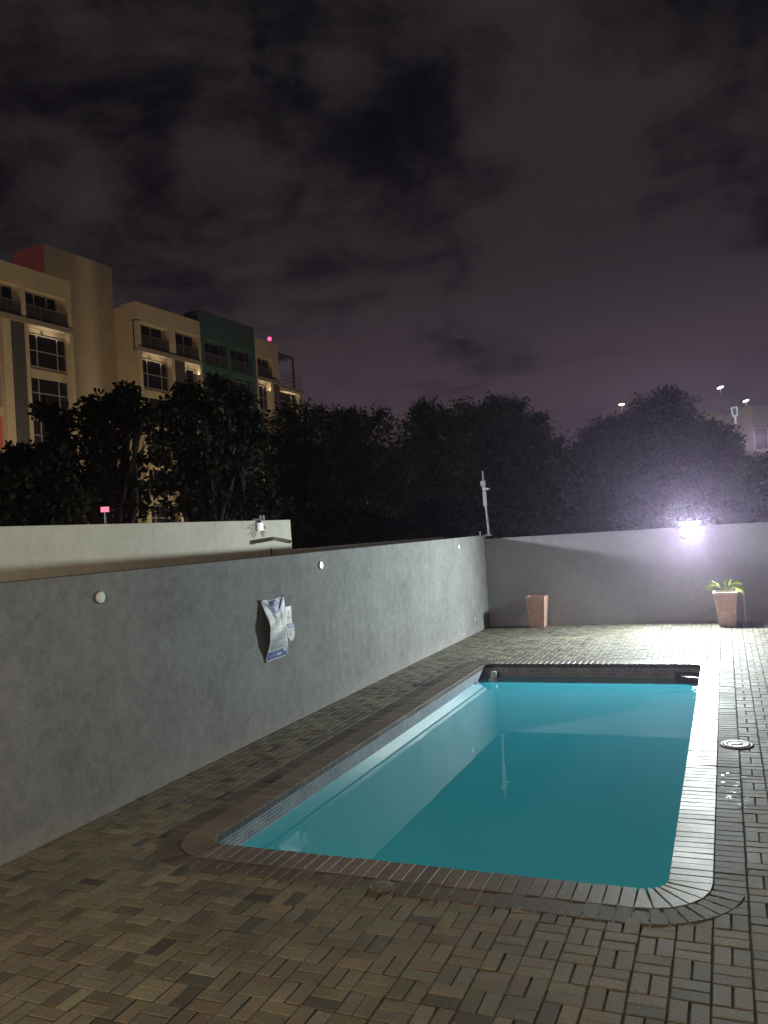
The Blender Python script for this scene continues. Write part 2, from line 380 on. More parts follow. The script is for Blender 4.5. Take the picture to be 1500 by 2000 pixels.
# rounded basin walls
def rr_loop(off, rin=.20, n=10):
    pts = []
    for (ccx, ccy, a) in ((PX1-rin, PY0+rin, -90), (PX1-rin, PY1-rin, 0), (PX0+rin, PY1-rin, 90), (PX0+rin, PY0+rin, 180)):
        for k in range(n+1):
            t = R(a+90*k/n); pts.append((ccx+(rin+off)*math.cos(t)-pl.x, ccy+(rin+off)*math.sin(t)-pl.y))
    return pts
def mosaic():
    m = bpy.data.materials.new('blue mosaic tiles'); m.use_nodes = True; t = m.node_tree; p = t.nodes['Principled BSDF']; l = t.links.new
    uv = t.nodes.new('ShaderNodeUVMap'); br = t.nodes.new('ShaderNodeTexBrick'); l(uv.outputs[0], br.inputs['Vector'])
    br.offset = 0; br.inputs['Scale'].default_value = 1; br.inputs['Mortar Size'].default_value = .0045; br.inputs['Brick Width'].default_value = .032; br.inputs['Row Height'].default_value = .032
    br.inputs['Color1'].default_value = (.46, .47, .52, 1); br.inputs['Color2'].default_value = (.66, .66, .70, 1); br.inputs['Mortar'].default_value = (.05, .05, .07, 1)
    br.inputs['Bias'].default_value = -.1
    n = t.nodes.new('ShaderNodeTexNoise'); n.inputs['Scale'].default_value = 5; l(uv.outputs[0], n.inputs['Vector']); n.inputs['Detail'].default_value = 6
    mrn = t.nodes.new('ShaderNodeMapRange'); l(n.outputs['Fac'], mrn.inputs[0]); mrn.inputs[1].default_value = .42; mrn.inputs[2].default_value = .68
    mrn.inputs[3].default_value = 0; mrn.inputs[4].default_value = .4
    mx = t.nodes.new('ShaderNodeMix'); mx.data_type = 'RGBA'; l(mrn.outputs[0], mx.inputs[0]); l(br.outputs['Color'], mx.inputs[6]); mx.inputs[7].default_value = (.62, .62, .63, 1)
    l(mx.outputs[2], p.inputs['Base Color']); p.inputs['Roughness'].default_value = .38
    bp = t.nodes.new('ShaderNodeBump'); bp.inputs['Strength'].default_value = .6; bp.inputs['Distance'].default_value = .002; bp.invert = True
    l(br.outputs['Fac'], bp.inputs['Height']); l(bp.outputs[0], p.inputs['Normal'])
    return m
def basin(name, z0, z1, material, off=0.):
    lp = rr_loop(off); n = len(lp); me = bpy.data.meshes.new(name)
    v = [(x, y, z1) for x, y in lp] + [(x, y, z0) for x, y in lp]; f = [(k, n+k, n+(k+1) % n, (k+1) % n) for k in range(n)]
    me.from_pydata(v, [], f); uvl = me.uv_layers.new(name='UVMap'); acc = 0; li = 0
    for k in range(n):
        a, b = lp[k], lp[(k+1) % n]; d = math.dist(a, b)
        for (uu, vv) in ((acc, z1), (acc, z0), (acc+d, z0), (acc+d, z1)):
            uvl.data[li].uv = (uu, vv); li += 1
        acc += d
    me.materials.append(material); me.update(); o = bpy.data.objects.new(name, me); COL.objects.link(o); o.parent = pool; return o
basin('tile_band', -.27, -.028, mosaic())
m_basin = mat('pool plaster', (.25, .45, .48), .7)
basin('basin_wall', -1.5, -.27, m_basin)
lp = rr_loop(0); fb = MB(); fb.add([(x, y, -1.5) for x, y in lp], [tuple(range(len(lp)))]); fb.build('basin_floor', m_basin, pool)
# rounded moulded ledge in the far right corner
m_dark = mat('dark rounded ledge', (.10, .09, .10), .4)
lg = MB(); pr = []
cx_, cy2 = PX1-.02-pl.x, PY1-.02-pl.y
vs = [(cx_, cy2, -.12)] + [(cx_+.42*math.cos(R(180+90*k/16)), cy2+.42*math.sin(R(180+90*k/16)), -.135) for k in range(17)]
vs2 = [(x, y, -.215) for x, y, z in vs]
lg.add(vs + vs2, [tuple([0]+list(range(1, 18)))] + [(1+k, 2+k, 20+k, 19+k) for k in range(16)])
lg.build('corner_ledge', m_dark, pool)

# water: murky teal, a little opaque body under a mirror surface
def water_mat():
    m = bpy.data.materials.new('cloudy teal pool water'); m.use_nodes = True; t = m.node_tree; p = t.nodes['Principled BSDF']; l = t.links.new
    p.inputs['Base Color'].default_value = (.065, .60, .80, 1); p.inputs['Roughness'].default_value = .015; p.inputs['IOR'].default_value = 1.33
    geo = t.nodes.new('ShaderNodeNewGeometry')
    n = t.nodes.new('ShaderNodeTexNoise'); n.inputs['Scale'].default_value = 1.6; n.inputs['Detail'].default_value = 3; l(geo.outputs['Position'], n.inputs['Vector'])
    # ripples only near the return inlet in the far right corner
    d = t.nodes.new('ShaderNodeVectorMath'); d.operation = 'DISTANCE'; l(geo.outputs['Position'], d.inputs[0]); d.inputs[1].default_value = (PX1, PY1-.6, -.22)
    k = t.nodes.new('ShaderNodeMapRange'); l(d.outputs['Value'], k.inputs[0]); k.inputs[1].default_value = 1.5; k.inputs[2].default_value = .1; k.inputs[3].default_value = 0; k.inputs[4].default_value = 1
    mp = t.nodes.new('ShaderNodeMapping'); l(geo.outputs['Position'], mp.inputs[0]); mp.inputs['Scale'].default_value = (1.2, 6, 1)
    n2 = t.nodes.new('ShaderNodeTexNoise'); n2.inputs['Scale'].default_value = 1.4; n2.inputs['Detail'].default_value = 2; l(mp.outputs[0], n2.inputs['Vector'])
    mu = t.nodes.new('ShaderNodeMath'); mu.operation = 'MULTIPLY'; l(k.outputs[0], mu.inputs[0]); l(n2.outputs['Fac'], mu.inputs[1])
    ad = t.nodes.new('ShaderNodeMath'); ad.operation = 'MULTIPLY_ADD'; l(mu.outputs[0], ad.inputs[0]); ad.inputs[1].default_value = 1.0; 
    sc_ = t.nodes.new('ShaderNodeMath'); sc_.operation = 'MULTIPLY'; l(n.outputs['Fac'], sc_.inputs[0]); sc_.inputs[1].default_value = .03; l(sc_.outputs[0], ad.inputs[2])
    bp = t.nodes.new('ShaderNodeBump'); bp.inputs['Strength'].default_value = 1; bp.inputs['Distance'].default_value = .02; l(ad.outputs[0], bp.inputs['Height']); l(bp.outputs[0], p.inputs['Normal'])
    return m
wl = rr_loop(.002); wm = MB(); wm.add([(x+pl.x, y+pl.y, -.22) for x, y in wl], [tuple(range(len(wl)))])
tag(wm.build('water', water_mat()), kind='structure')

m_white = mat('white plastic', (.62, .62, .62), .45)
# floating chlorine dispenser
fl = empty('chlorine_floater', (-3.95, 13.83, -.235)); tag(fl, 'small white cone shaped chlorine floater in the far left corner of the pool', 'pool floater')
MB().lathe([(0, .0), (.098, .0), (.104, .012), (.095, .030), (.070, .050), (.056, .085), (.050, .13)], 24).build('float_base', m_white, fl)
MB().lathe([(.052, .13), (.053, .152), (.046, .162), (0, .164)], 24).build('cap', m_white, fl)

# ---------------------------------------------------------------- walls
lw = MB().box(XW-.22, XW, -1.0, YB+.2, -1.0, H1).build('boundary_wall', [m_grey], bevel=.012)
tag(lw, 'long grey cement wall along the left side of the pool, under the wall banner', 'wall')
bw = MB().box(XW+.001, 9.0, YB, YB+.2, -1.0, H2).build('boundary_wall', [m_grey2], bevel=.010)
tag(bw, 'grey wall across the far end of the yard behind the two flower pots', 'wall')
# neighbour's pale wall behind, parallel within 2.5 degrees
th = R(2.5); S2 = Vector((math.sin(th), math.cos(th), 0)); N2 = Vector((math.cos(th), -math.sin(th), 0))
def xf2(v): return S2*v.y + N2*(-8.0+v.x) + Vector((0, 0, v.z))
nw = empty('neighbour_wall', xf2(Vector((0, 6, -1)))); tag(nw, 'pale cream plastered wall lit above the shadow of the grey wall, with a pipe sticking out', 'wall')
nl = Vector(nw.location)
def xn(v): return xf2(v)-nl
MB().box(-.22, 0, -4, 12.76, 0-1, 2.863, xf=xn).build('wall', m_cream, nw, bevel=.012)
MB().box(-.22, 0, 12.763, 20.5, -1, 2.30, xf=xn).build('low_wall', m_cream, nw, bevel=.008)
pb = xf2(Vector((0, 12.16, 2.53))); pt = at(566, 1057.6, 13.6)
for dd in np.arange(10, 16, .02):
    q_ = at(566, 1057.8, dd)
    if q_.dot(N2) > -8+.46: pass
    else: break
pt = at(566, 1057.8, dd)
pm = MB(); pd = pt-pb
pm.tube([pb-nl-pd*.05, pt-nl], .034, 18, cap=False); pm.tube([pt-nl, pb-nl-pd*.05], .027, 18, cap=False)
a_ = pd.normalized().orthogonal().normalized(); b2 = pd.normalized().cross(a_)
ringv = [pt-nl+(a_*math.cos(t)+b2*math.sin(t))*r for r in (.034, .027) for t in [2*math.pi*k/18 for k in range(18)]]
pm.add(ringv, [(k, (k+1) % 18, 18+(k+1) % 18, 18+k) for k in range(18)])
pm.build('drain_pipe', mat('pale pvc pipe', (.42, .41, .36), .5), nw)
MB().tube([xn(Vector((.012, 12.05, 2.22))), xn(Vector((.012, 12.05, 2.36)))], .012, 8).build('joint_strip', mat('dark joint', (.03, .025, .02), .9), nw)

m_black = mat('black plastic', (.012, .012, .013), .5)
m_galv = mat('galvanised steel', (.36, .36, .36), .5, .6, noise=(12, .2, 4))
# ---- wall-mounted things on the left wall
def wall_disc(y, z, label):
    t = empty('round_fitting', (XW, y, z)); t.rotation_euler = (0, R(90), 0)
    tag(t, label, 'wall cap', 'round white caps on the left wall')
    MB().lathe([(0, .022), (.050, .021), (.057, .014), (.058, 0), (.050, -.004)], 24, smooth=False).build('cover', mat_disc, t)
    MB().lathe([(.058, .004), (.066, .004), (.068, -.002)], 24).build('rim', m_rim, t)
mat_disc = mat('bright white cap', (.85, .87, .86), .35); m_rim = mat('grey cap rim', (.16, .16, .16), .7)
wall_disc(6.08, 2.05, 'round white wall cap nearest the camera, leftmost on the grey wall')
wall_disc(10.69, 2.077, 'round white wall cap above and right of the banner on the grey wall')
wall_disc(17.45, 2.08, 'round white wall cap closest to the far corner of the grey wall')
so = empty('wall_socket', (XW, 18.33, .321)); tag(so, 'tiny white socket low on the grey wall next to the far corner', 'socket')
MB().box(0, .022, -.05, .05, -.035, .035).build('plate', m_white, so, bevel=.004)
MB().box(.020, .028, -.02, .02, -.012, .012).build('switch', m_rim, so)

# ---- banner
ban = empty('banner', (XW, 9.24, 1.3)); tag(ban, 'creased white and blue vinyl notice banner tied to the grey wall', 'banner')
cT = (Vector((0, 8.93, 1.735)), Vector((0, 9.535, 1.744))); cB = (Vector((0, 8.985, .92)), Vector((0, 9.555, .926)))
def bsurf(u, v):       # u 0..1 left to right, v 0..1 top to bottom
    t = cT[0].lerp(cT[1], u); b = cB[0].lerp(cB[1], u); p = t.lerp(b, v)
    bow = math.sin(math.pi*min(1, v*1.02))**1.2
    x = .012 + .062*bow*(1-u)**1.1 + .022*bow
    sag = .045*math.sin(math.pi*u)*max(0, 1-v*5)      # slack top edge
    fold = .016*math.sin(math.pi*u)*math.exp(-((v-.07)/.07)**2)*math.cos((u-.55)*11) 
    dl = abs((v*1.35) - u*.95); fold += .012*math.exp(-(dl/.035)**2)*max(0, 1-v*2.2)
    dr = abs((v*1.35) - (1-u)*.95); fold += .010*math.exp(-(dr/.04)**2)*max(0, 1-v*2.2)
    x += fold + .006*math.sin(v*19+u*5)*bow + .008*math.sin(u*17)*math.exp(-((v-.3)/.16)**2)
    return Vector((x, p.y-9.24 + (.050*bow*(1-u)), p.z-1.3-sag*.6))
def bcol(u, v):        # 0 white 1 blue 2 pale mint 3 dark text 4 deep blue 5 light blue
    if u < .025 or u > .975 or v < .014 or v > .982: return 0
    if v < .30:
        k = 1-((u-.52)/.46)**2
        edge = .05+.25*max(0, k)**.8
        if v < edge-.03 and .09 < u < .92:
            if ((u-.55)/.1)**2+((v-.205)/.035)**2 < 1: return 5
            return 4 if (u-.5)*(v-.12) > 0 else 1
        if abs(v-edge) < .02: return 0
        if u < .3 and abs(v-.08-u*.6) < .018: return 4
        return 5 if (v > edge and v < edge+.03) else 0
    if v > .86:
        if v > .905 and v < .95:
            if .10 < u < .23 and int(u*60) % 2: return 5
            if .27 < u < .45 and int(u*70) % 3: return 5
            if .49 < u < .68: return 0
        if ((u-.86)/.09)**2+((v-.885)/.03)**2 < 1: return 0
        if .87 < v < .885 and .3 < u < .62 and int(u*50) % 2: return 5
        return 1
    if u < .06 or u > .95: return 0
    # lines of small print (too small to read in the photo)
    rows = [(.35,.62,.86),(.41,.55,.72),(.46,.45,.85),(.515,.2,.78),(.56,.12,.5),(.585,.12,.62),(.61,.10,.66),(.635,.10,.70),(.665,.1,.45),(.69,.1,.85),(.72,.1,.45),(.75,.14,.85),(.775,.1,.85),(.80,.12,.70),(.825,.15,.82)]
    for (rv, a, b) in rows:
        if abs(v-rv) < .0065 and a < u < b and (math.sin(u*97+rv*400)+math.sin(u*41+rv*173)) > -.55: return 3
    if .55 < v < .70 and abs(u-.87) < .012 and int(v*70) % 2: return 3
    return 2
bm_ = MB(); NU, NV = 72, 130
vs = [bsurf(i/NU, j/NV) for j in range(NV+1) for i in range(NU+1)]
bm_.v = [tuple(p) for p in vs]
for j in range(NV):
    for i in range(NU):
        a = j*(NU+1)+i; bm_.f.append((a, a+NU+1, a+NU+2, a+1)); bm_.m.append(bcol((i+.5)/NU, (j+.5)/NV)); bm_.sm.append(True)
mv = lambda n, c: mat(n, c, .5, spec=.35)
bo = bm_.build('vinyl_sheet', [mv('white vinyl', (.62,.62,.66)), mv('blue vinyl', (.035,.10,.30)), mv('pale print', (.44,.50,.50)), mv('grey print', (.15,.17,.18)), mv('deep blue print', (.04,.05,.22)), mv('light blue print', (.25,.32,.50))], ban)
so_ = bo.modifiers.new('thick', 'SOLIDIFY'); so_.thickness = .002; so_.offset = -1
for (u, v) in ((.03, .01), (.97, .01), (.03, .99), (.97, .99)):
    p = bsurf(u, v); MB().lathe([(0, .014), (.010, .012), (.012, .004), (.012, 0)], 12).build('eyelet', m_galv, ban, loc=p).rotation_euler = (0, R(90), 0)
# two small signs to its right
m_sgn = mat('white sign sheet', (.60, .60, .60), .4); m_txt = mat('grey sign print', (.10, .11, .12), .5); m_bl = mat('blue sign print', (.05, .08, .32), .4)
def dashes(mb, y0, y1, z, h, mi, x=.0075):
    y = y0
    while y < y1:
        wd = random.uniform(.008, .02); mb.box(x, x+.0012, y, min(y+wd, y1), z-h/2, z+h/2, mi); y += wd+random.uniform(.004, .008)
s1 = empty('wall_sign', (XW, 9.645, 1.46)); tag(s1, 'small upright white notice sign to the right of the banner, the upper of two', 'sign')
MB().box(.001, .007, -.078, .078, -.115, .115).build('plate', m_sgn, s1)
pr_ = MB(); 
for z, a, b, h in ((.045,-.03,.03,.008),(.03,-.02,.03,.006),(.012,-.012,.02,.02),(-.022,-.04,.05,.007),(-.038,-.045,.05,.007),(-.052,-.03,.05,.007),(-.078,-.04,.04,.005)): dashes(pr_, a, b, z, h, 0)
pr_.build('print', m_txt, s1)
s2 = empty('wall_sign', (XW, 9.68, 1.225)); tag(s2, 'small eight sided sign with a blue top band, the lower of two beside the banner', 'sign')
oc = [(-.055,.12),(.055,.12),(.105,.07),(.105,-.05),(.055,-.125),(-.03,-.125),(-.085,-.06),(-.095,.05)]
om = MB(); n = len(oc); om.add([(.001, y, z) for y, z in oc]+[(.007, y, z) for y, z in oc], [tuple(range(n, 2*n)), tuple(range(n-1, -1, -1))]+[(k, (k+1) % n, n+(k+1) % n, n+k) for k in range(n)])
om.build('plate', m_sgn, s2)
om = MB(); om.add([(.0085, y, z) for y, z in [(-.053,.116),(.053,.116),(.10,.068),(.10,.045),(-.09,.045)]], [(0, 4, 3, 2, 1)]); om.build('blue_band', m_bl, s2)
pr_ = MB(); dashes(pr_, -.04, .05, .085, .012, 0, .0095); pr_.build('band_print', m_sgn, s2)
pr_ = MB(); 
for z, a, b in ((.02,-.06,.01),(.0,-.05,.0),(-.02,-.06,.03),(-.04,-.05,.05)): dashes(pr_, a, b, z, .008, 0)
pr_.box(.0075, .009, .055, .075, .0, .025); pr_.build('print', m_txt, s2)

# ---- pole with box and camera at the corner
po = empty('camera_pole', (-5.50, 19.72, H1)); tag(po, 'thin pale pole with square box and small camera on the corner of the walls', 'pole')
MB().tube([(0, 0, -.02), (-.03, 0, .8), (-.05, 0, 1.62)], [.034, .030, .026], 12).build('pole_tube', m_galv, po)
MB().box(-.11, .025, -.09, -.035, 1.24, 1.37).build('junction_box', mat('grey box', (.42, .43, .46), .5), po, bevel=.008)
MB().box(-.075, -.005, -.06, .03, 1.12, 1.23).build('bracket', m_galv, po, bevel=.004)
cm = MB(); cm.tube([(0, -.05, 1.17), (.09, -.09, 1.15)], [.034, .03], 12); cm.tube([(.09, -.09, 1.15), (.14, -.10, 1.175)], [.012, .008], 8); cm.build('camera_body', m_white, po)
MB().box(-.078, .012, -.045, -.030, .72, 1.10).build('cable_tray', mat('worn white strip', (.5, .5, .47), .6, noise=(40, .35, 5)), po)
for z in (.74, .90, 1.0, 1.04): MB().tube([(-.035, 0, z), (-.035, 0, z+.014)], .048, 14).build('strap', m_black, po)
MB().box(-.12, .075, -.075, .09, -.03, .015).build('mortar_pad', m_grey, po, bevel=.01)
st = empty('steel_stub', (-5.68, 19.55, H1)); tag(st, 'short steel stub on top of the grey wall, just left of the corner pole', 'bracket')
MB().tube([(0, 0, 0), (0, 0, .10)], .015, 10).build('rod', m_galv, st); MB().tube([(0, 0, .07), (0, 0, .085)], .024, 10).build('nut', m_galv, st)

# ---- floodlight
fo = empty('floodlight', LAMP); tag(fo, 'glaring white floodlight fixed near the top of the far wall', 'floodlight')
tl = Matrix.Rotation(R(-14), 3, 'X')
def xfl(v): return tl @ v
MB().box(-.22, .22, -.04, .045, -.165, .165, xf=xfl).build('housing', m_black, fo, bevel=.035)
MB().box(-.225, .225, -.19, .0, .167, .174, xf=xfl).build('added_hood', m_black, fo)  # plate added to keep the lens light off the leaves behind
m_lens = mat('lit lens', (.9, .9, .9), .4, emit=(.95, 1, .98), estr=340)
lz = MB(); ln = 14
for i in range(ln):
    pass
gv = []; gf = []
for j in range(9):
    for i in range(15):
        u, v = i/14*2-1, j/8*2-1; u, v = u*math.sqrt(1-v*v*.5), v*math.sqrt(1-u*u*.5); gv.append(xfl(Vector((u*.205, -.045-.05*(1-u**4)*(1-v**4), v*.15))))
gf = [(j*15+i, j*15+i+1, (j+1)*15+i+1, (j+1)*15+i) for j in range(8) for i in range(14)]
lz.add(gv, gf, 0, True); lz.build('lens', m_lens, fo)
br_ = MB(); br_.box(-.24, -.225, -.01, .12, -.02, .02); br_.box(.225, .24, -.01, .12, -.02, .02); br_.box(-.24, .24, .12, .15, -.03, .03); br_.box(-.03, .03, .15, .382, -.02, .02); br_.box(-.07, .07, .375, .383, -.09, .07); br_.build('bracket', m_black, fo)

# ---- small lamp with cables on the neighbour's wall
an = empty('wall_lamp', xf2(Vector((0, 11.72, 2.70)))); tag(an, 'small white lamp tangled in black cables over the top of the cream wall', 'lamp')
MB().box(.01, .06, -.05, .055, -.02, .12).build('lamp_body', mat('lit white body', (.8, .8, .8), .4, emit=(1, 1, 1), estr=.6), an, bevel=.012)
MB().box(-.12, .05, -.02, .0, .12, .20).build('mount', m_black, an, bevel=.004)
MB().box(-.05, .03, .10, .17, .16, .26).build('black_head', m_black, an, bevel=.01)
cb = MB()
for (y0, y1, zz, dr) in ((-.02, -.28, .06, -.12), (.0, -.22, .0, -.17), (.02, .13, .0, -.10), (.0, .10, -.02, -.16), (-.02, -.34, .10, .0), (.01, .18, .05, .0)):
    pts = [(.02, y0+(y1-y0)*k/8 + .02*math.sin(k*2.1), zz*(1-k/8)+ (dr*(k/8)**1.5) + .018*math.sin(k*1.7+y1*20)+.03) for k in range(9)]
    cb.tube(pts, .0055, 6)
cb.tube([(0, -.2, .18), (0, -.14, .20), (0, -.06, .14)], .01, 6); cb.build('cable', m_black, an)

# ---- flower pots
def terracotta():
    return mat('terracotta', (.62, .40, .33), .75, noise=(7, .22, 6), bump=(40, .25, .004))
m_terra = terracotta(); m_rimw = mat('bleached pot rim', (.66, .56, .52), .7, noise=(10, .15, 4))
def pot(loc, label, rim_mat, lipped):
    t = empty('flower_pot', loc); tag(t, label, 'flower pot')
    b = MB(); h = .745
    prof = [(.165, 0), (.232, h-.05 if lipped else h)]
    def sq(s, z): return [(-s, -s, z), (s, -s, z), (s, s, z), (-s, s, z)]
    v = sq(.165, 0)+sq(.168+.068, h-(.05 if lipped else 0))+sq(.205, h-(.05 if lipped else 0))+sq(.195, h-.12)
    q = [(0, 3, 2, 1)]
    for a in (0, 4, 8):
        for k in range(4): q.append((a+k, a+(k+1) % 4, a+4+(k+1) % 4, a+4+k))
    b.add(v, q); b.build('pot_body', m_terra, t, bevel=.006)
    if lipped:
        r = MB(); v = sq(.236, h-.052)+sq(.252, h-.045)+sq(.252, h)+sq(.205, h)+sq(.203, h-.055); q = []
        for a in (0, 4, 8, 12):
            for k in range(4): q.append((a+k, a+(k+1) % 4, a+4+(k+1) % 4, a+4+k))
        r.add(v, q); r.build('rim', rim_mat, t, bevel=.005)
    s = MB(); nn = 8
    s.add([(-.2, -.2, h-.11), (.2, -.2, h-.11), (.2, .2, h-.11), (-.2, .2, h-.11)], [(0, 1, 2, 3)]); s.build('soil', m_soil, t)
    return t
pot((-4.31, 19.31, .001), 'tall empty square terracotta pot standing by the left corner of the far wall', m_terra, False)
pot((-.105, 18.985, .001), 'tall square terracotta pot with a pale rim, holding a small palm', m_rimw, True)
# palm seedling
pa = empty('palm_plant', (-.12, 18.985, .64)); tag(pa, 'small bright green palm seedling growing in the right hand pot', 'plant')
m_leaf = mat('bright palm leaf', (.34, .45, .07), .45, noise=(6, .25, 3)); m_leaf.node_tree.nodes['Principled BSDF'].inputs['Transmission Weight'].default_value = 0
def frond(path, leaf_len, n, spread, seed):
    random.seed(seed); b = MB(); b.tube(path, [.007, .006, .004, .003], 6)
    pts = [Vector(p) for p in path]
    def on(t):
        t = t*(len(pts)-1); i = min(int(t), len(pts)-2); return pts[i].lerp(pts[i+1], t-i), (pts[i+1]-pts[i]).normalized()
    for k in range(n):
        t = .45+.55*k/(n-1); p, d = on(t); side = d.cross(Vector((0, -.5, 1))).normalized()
        for sg in (-1, 1):
            dr = (d*(.55+.5*t) + side*sg*spread + Vector((0, random.uniform(-.2, .2), random.uniform(-.1, .25)))).normalized()
            ll = leaf_len*random.uniform(.75, 1.1); wd = dr.cross(Vector((0, 1, 0))).normalized()*.011
            q = [p, p+dr*ll*.35+wd, p+dr*ll*.7+wd*.8+Vector((0,0,-.02)), p+dr*ll+Vector((0,0,-.055)), p+dr*ll*.7-wd*.8+Vector((0,0,-.02)), p+dr*ll*.35-wd]
            b.add(q, [(0, 1, 2, 3, 4, 5)], 0)
    return b
frond([(0,0,0), (-.06,0,.17), (-.16,0,.25), (-.26,0,.22)], .17, 7, .55, 3).build('frond', m_leaf, pa)
frond([(.02,0,0), (.07,0,.18), (.14,0,.27), (.22,0,.29)], .20, 8, .6, 5).build('frond', m_leaf, pa)
frond([(.0,.02,0), (.02,0,.16), (.03,-.01,.26), (.04,-.02,.33)], .12, 5, .35, 8).build('frond', m_leaf, pa)
frond([(.01,.0,0), (.08,-.05,.13), (.17,-.10,.20), (.27,-.14,.17)], .18, 7, .5, 13).build('frond', m_leaf, pa)
frond([(0,.0,0), (-.05,-.06,.15), (-.10,-.12,.25), (-.17,-.18,.29)], .16, 6, .5, 15).build('frond', m_leaf, pa)
frond([(.0,-.02,0), (-.01,0,.08), (.0,-.01,.13), (.0,-.02,.17)], .07, 3, .3, 9).build('frond', m_leaf, pa)
random.seed(11)
# white post
ps = empty('garden_pipe', (.262, 19.42, 0)); tag(ps, 'thin white upright pipe with a cap between the right pot and the frame edge', 'pipe')
MB().tube([(0, 0, 0), (0, 0, .74)], .017, 12).build('pipe', m_white, ps); MB().tube([(0, 0, .71), (0, 0, .765)], .026, 12).build('cap', m_white, ps)

# ---- covers set in the paving
dc = empty('drain_cover', (-.055, 9.30, .003)); tag(dc, 'round cream plastic skimmer cover in the paving right of the pool', 'drain cover')
MB().lathe([(.168, 0), (.166, .008), (.15, .011), (.138, .008)], 40).build('ring', mat('dark ring', (.22, .21, .20), .6), dc)
MB().lathe([(.140, .004), (.137, .013), (.10, .014), (.096, .010), (.06, .011), (.055, .015), (.012, .016), (0, .012)], 40).build('lid', mat('cream lid', (.26, .235, .18), .5, noise=(14, .2, 5)), dc)
dc2 = empty('drain_cover', (-2.40, 5.20, .005)); tag(dc2, 'small worn grey cover broken into the near edge paving of the pool', 'drain cover')
MB().lathe([(.070, 0), (.068, .008), (.052, .010), (.0, .009)], 22, sx=1, sy=1.0).build('lid', mat('worn grey lid', (.16, .145, .14), .8, noise=(18, .4, 5), bump=(60, .5, .004)), dc2)
k_ = MB()
for a in range(9):
    if a in (3, 4): continue
    t = a/9*2*math.pi; k_.box(-.02, .02, -.008, .008, 0, .004, xf=lambda v, t=t: Matrix.Rotation(t+1.57, 3, 'Z') @ v + Vector((.080*math.cos(t), .080*math.sin(t), 0)))
k_.build('mortar_collar', mat('pale mortar', (.27, .25, .24), .9, noise=(30, .3, 4)), dc2)
# painted glints on the paving beside the coping
sp = MB()  # flat pale spots: light glinting off wet pavers, put in as colour
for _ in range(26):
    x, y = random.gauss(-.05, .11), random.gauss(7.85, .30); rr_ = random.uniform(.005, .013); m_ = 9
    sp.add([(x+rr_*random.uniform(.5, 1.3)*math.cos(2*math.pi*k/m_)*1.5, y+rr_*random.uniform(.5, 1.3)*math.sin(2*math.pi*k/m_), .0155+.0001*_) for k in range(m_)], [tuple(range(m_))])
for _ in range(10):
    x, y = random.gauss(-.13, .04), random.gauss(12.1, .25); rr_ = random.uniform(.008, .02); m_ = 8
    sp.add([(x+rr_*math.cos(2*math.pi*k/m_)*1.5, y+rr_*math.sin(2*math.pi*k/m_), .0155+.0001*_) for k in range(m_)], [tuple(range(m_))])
o = sp.build('painted_glints', mat('pale glint spot', (.34, .35, .36), .2)); tag(o, 'small pale painted glints scattered on the pavers right of the pool', 'glints', kind='stuff')

# ---------------------------------------------------------------- apartment building
th = R(3.5); BS = Vector((math.sin(th), math.cos(th), 0)); BN = Vector((math.cos(th), -math.sin(th), 0)); CA = -46.689
def xb0(v): return BS*v.x + BN*(CA+v.y) + Vector((0, 0, v.z))      # v = (s along, n outward, z)
bl = empty('apartment_building', xb0(Vector((45, 0, -1)))); blo = Vector(bl.location)
tag(bl, 'long cream and teal apartment block with stepped roof, balconies and dark windows behind the trees', 'building')
def xb(v): return xb0(v)-blo
m_bc = mat('cream facade paint', (.56, .47, .33), .8, noise=(.6, .12, 6)); m_bt = mat('teal facade paint', (.04, .115, .112), .8, noise=(.6, .12, 6))
m_frame = mat('pale window frame', (.30, .28, .25), .5); m_glass = mat('dark window glass', (.006, .0065, .008), .12, spec=.3)
m_louv = mat('grey louvre', (.10, .095, .10), .7); m_slab = mat('slab edge', (.30, .26, .20), .8)
m_gr = bpy.data.materials.new('smoky balustrade glass'); m_gr.use_nodes = True
_t = m_gr.node_tree; _p = _t.nodes['Principled BSDF']; _p.inputs['Base Color'].default_value = (.06, .07, .065, 1); _p.inputs['Roughness'].default_value = .1; _p.inputs['Alpha'].default_value = .45
m_curt = mat('red lit curtain', (.35, .05, .04), .8, emit=(.8, .06, .04), estr=.16)
m_rail = mat('steel rail', (.25, .25, .25), .4, .5)
body = MB(); teal = MB()
def bx(mb, s0, s1, n0, n1, z0, z1, mi=0): mb.box(s0, s1, n0, n1, z0, z1, mi, xf=xb)
ZB = -1.0
# cores
bx(body, 20, 43.6, -15, -.552, ZB, 22.80); bx(body, 43.47, 50.4, -5.8, -2.4, 22.82, 26.4); bx(body, 43.602, 50.398, -14.9, -2.402, ZB, 22.81)
bx(body, 50.4, 58.55, -15.1, -.551, ZB, 22.9); bx(body, 67.1, 71.3, -15.2, -.553, ZB, 23.1); bx(body, 71.302, 75.6, -12, -.55, ZB, 18.6)
bx(teal, 58.552, 67.098, -15, -.9, ZB, 24.0)
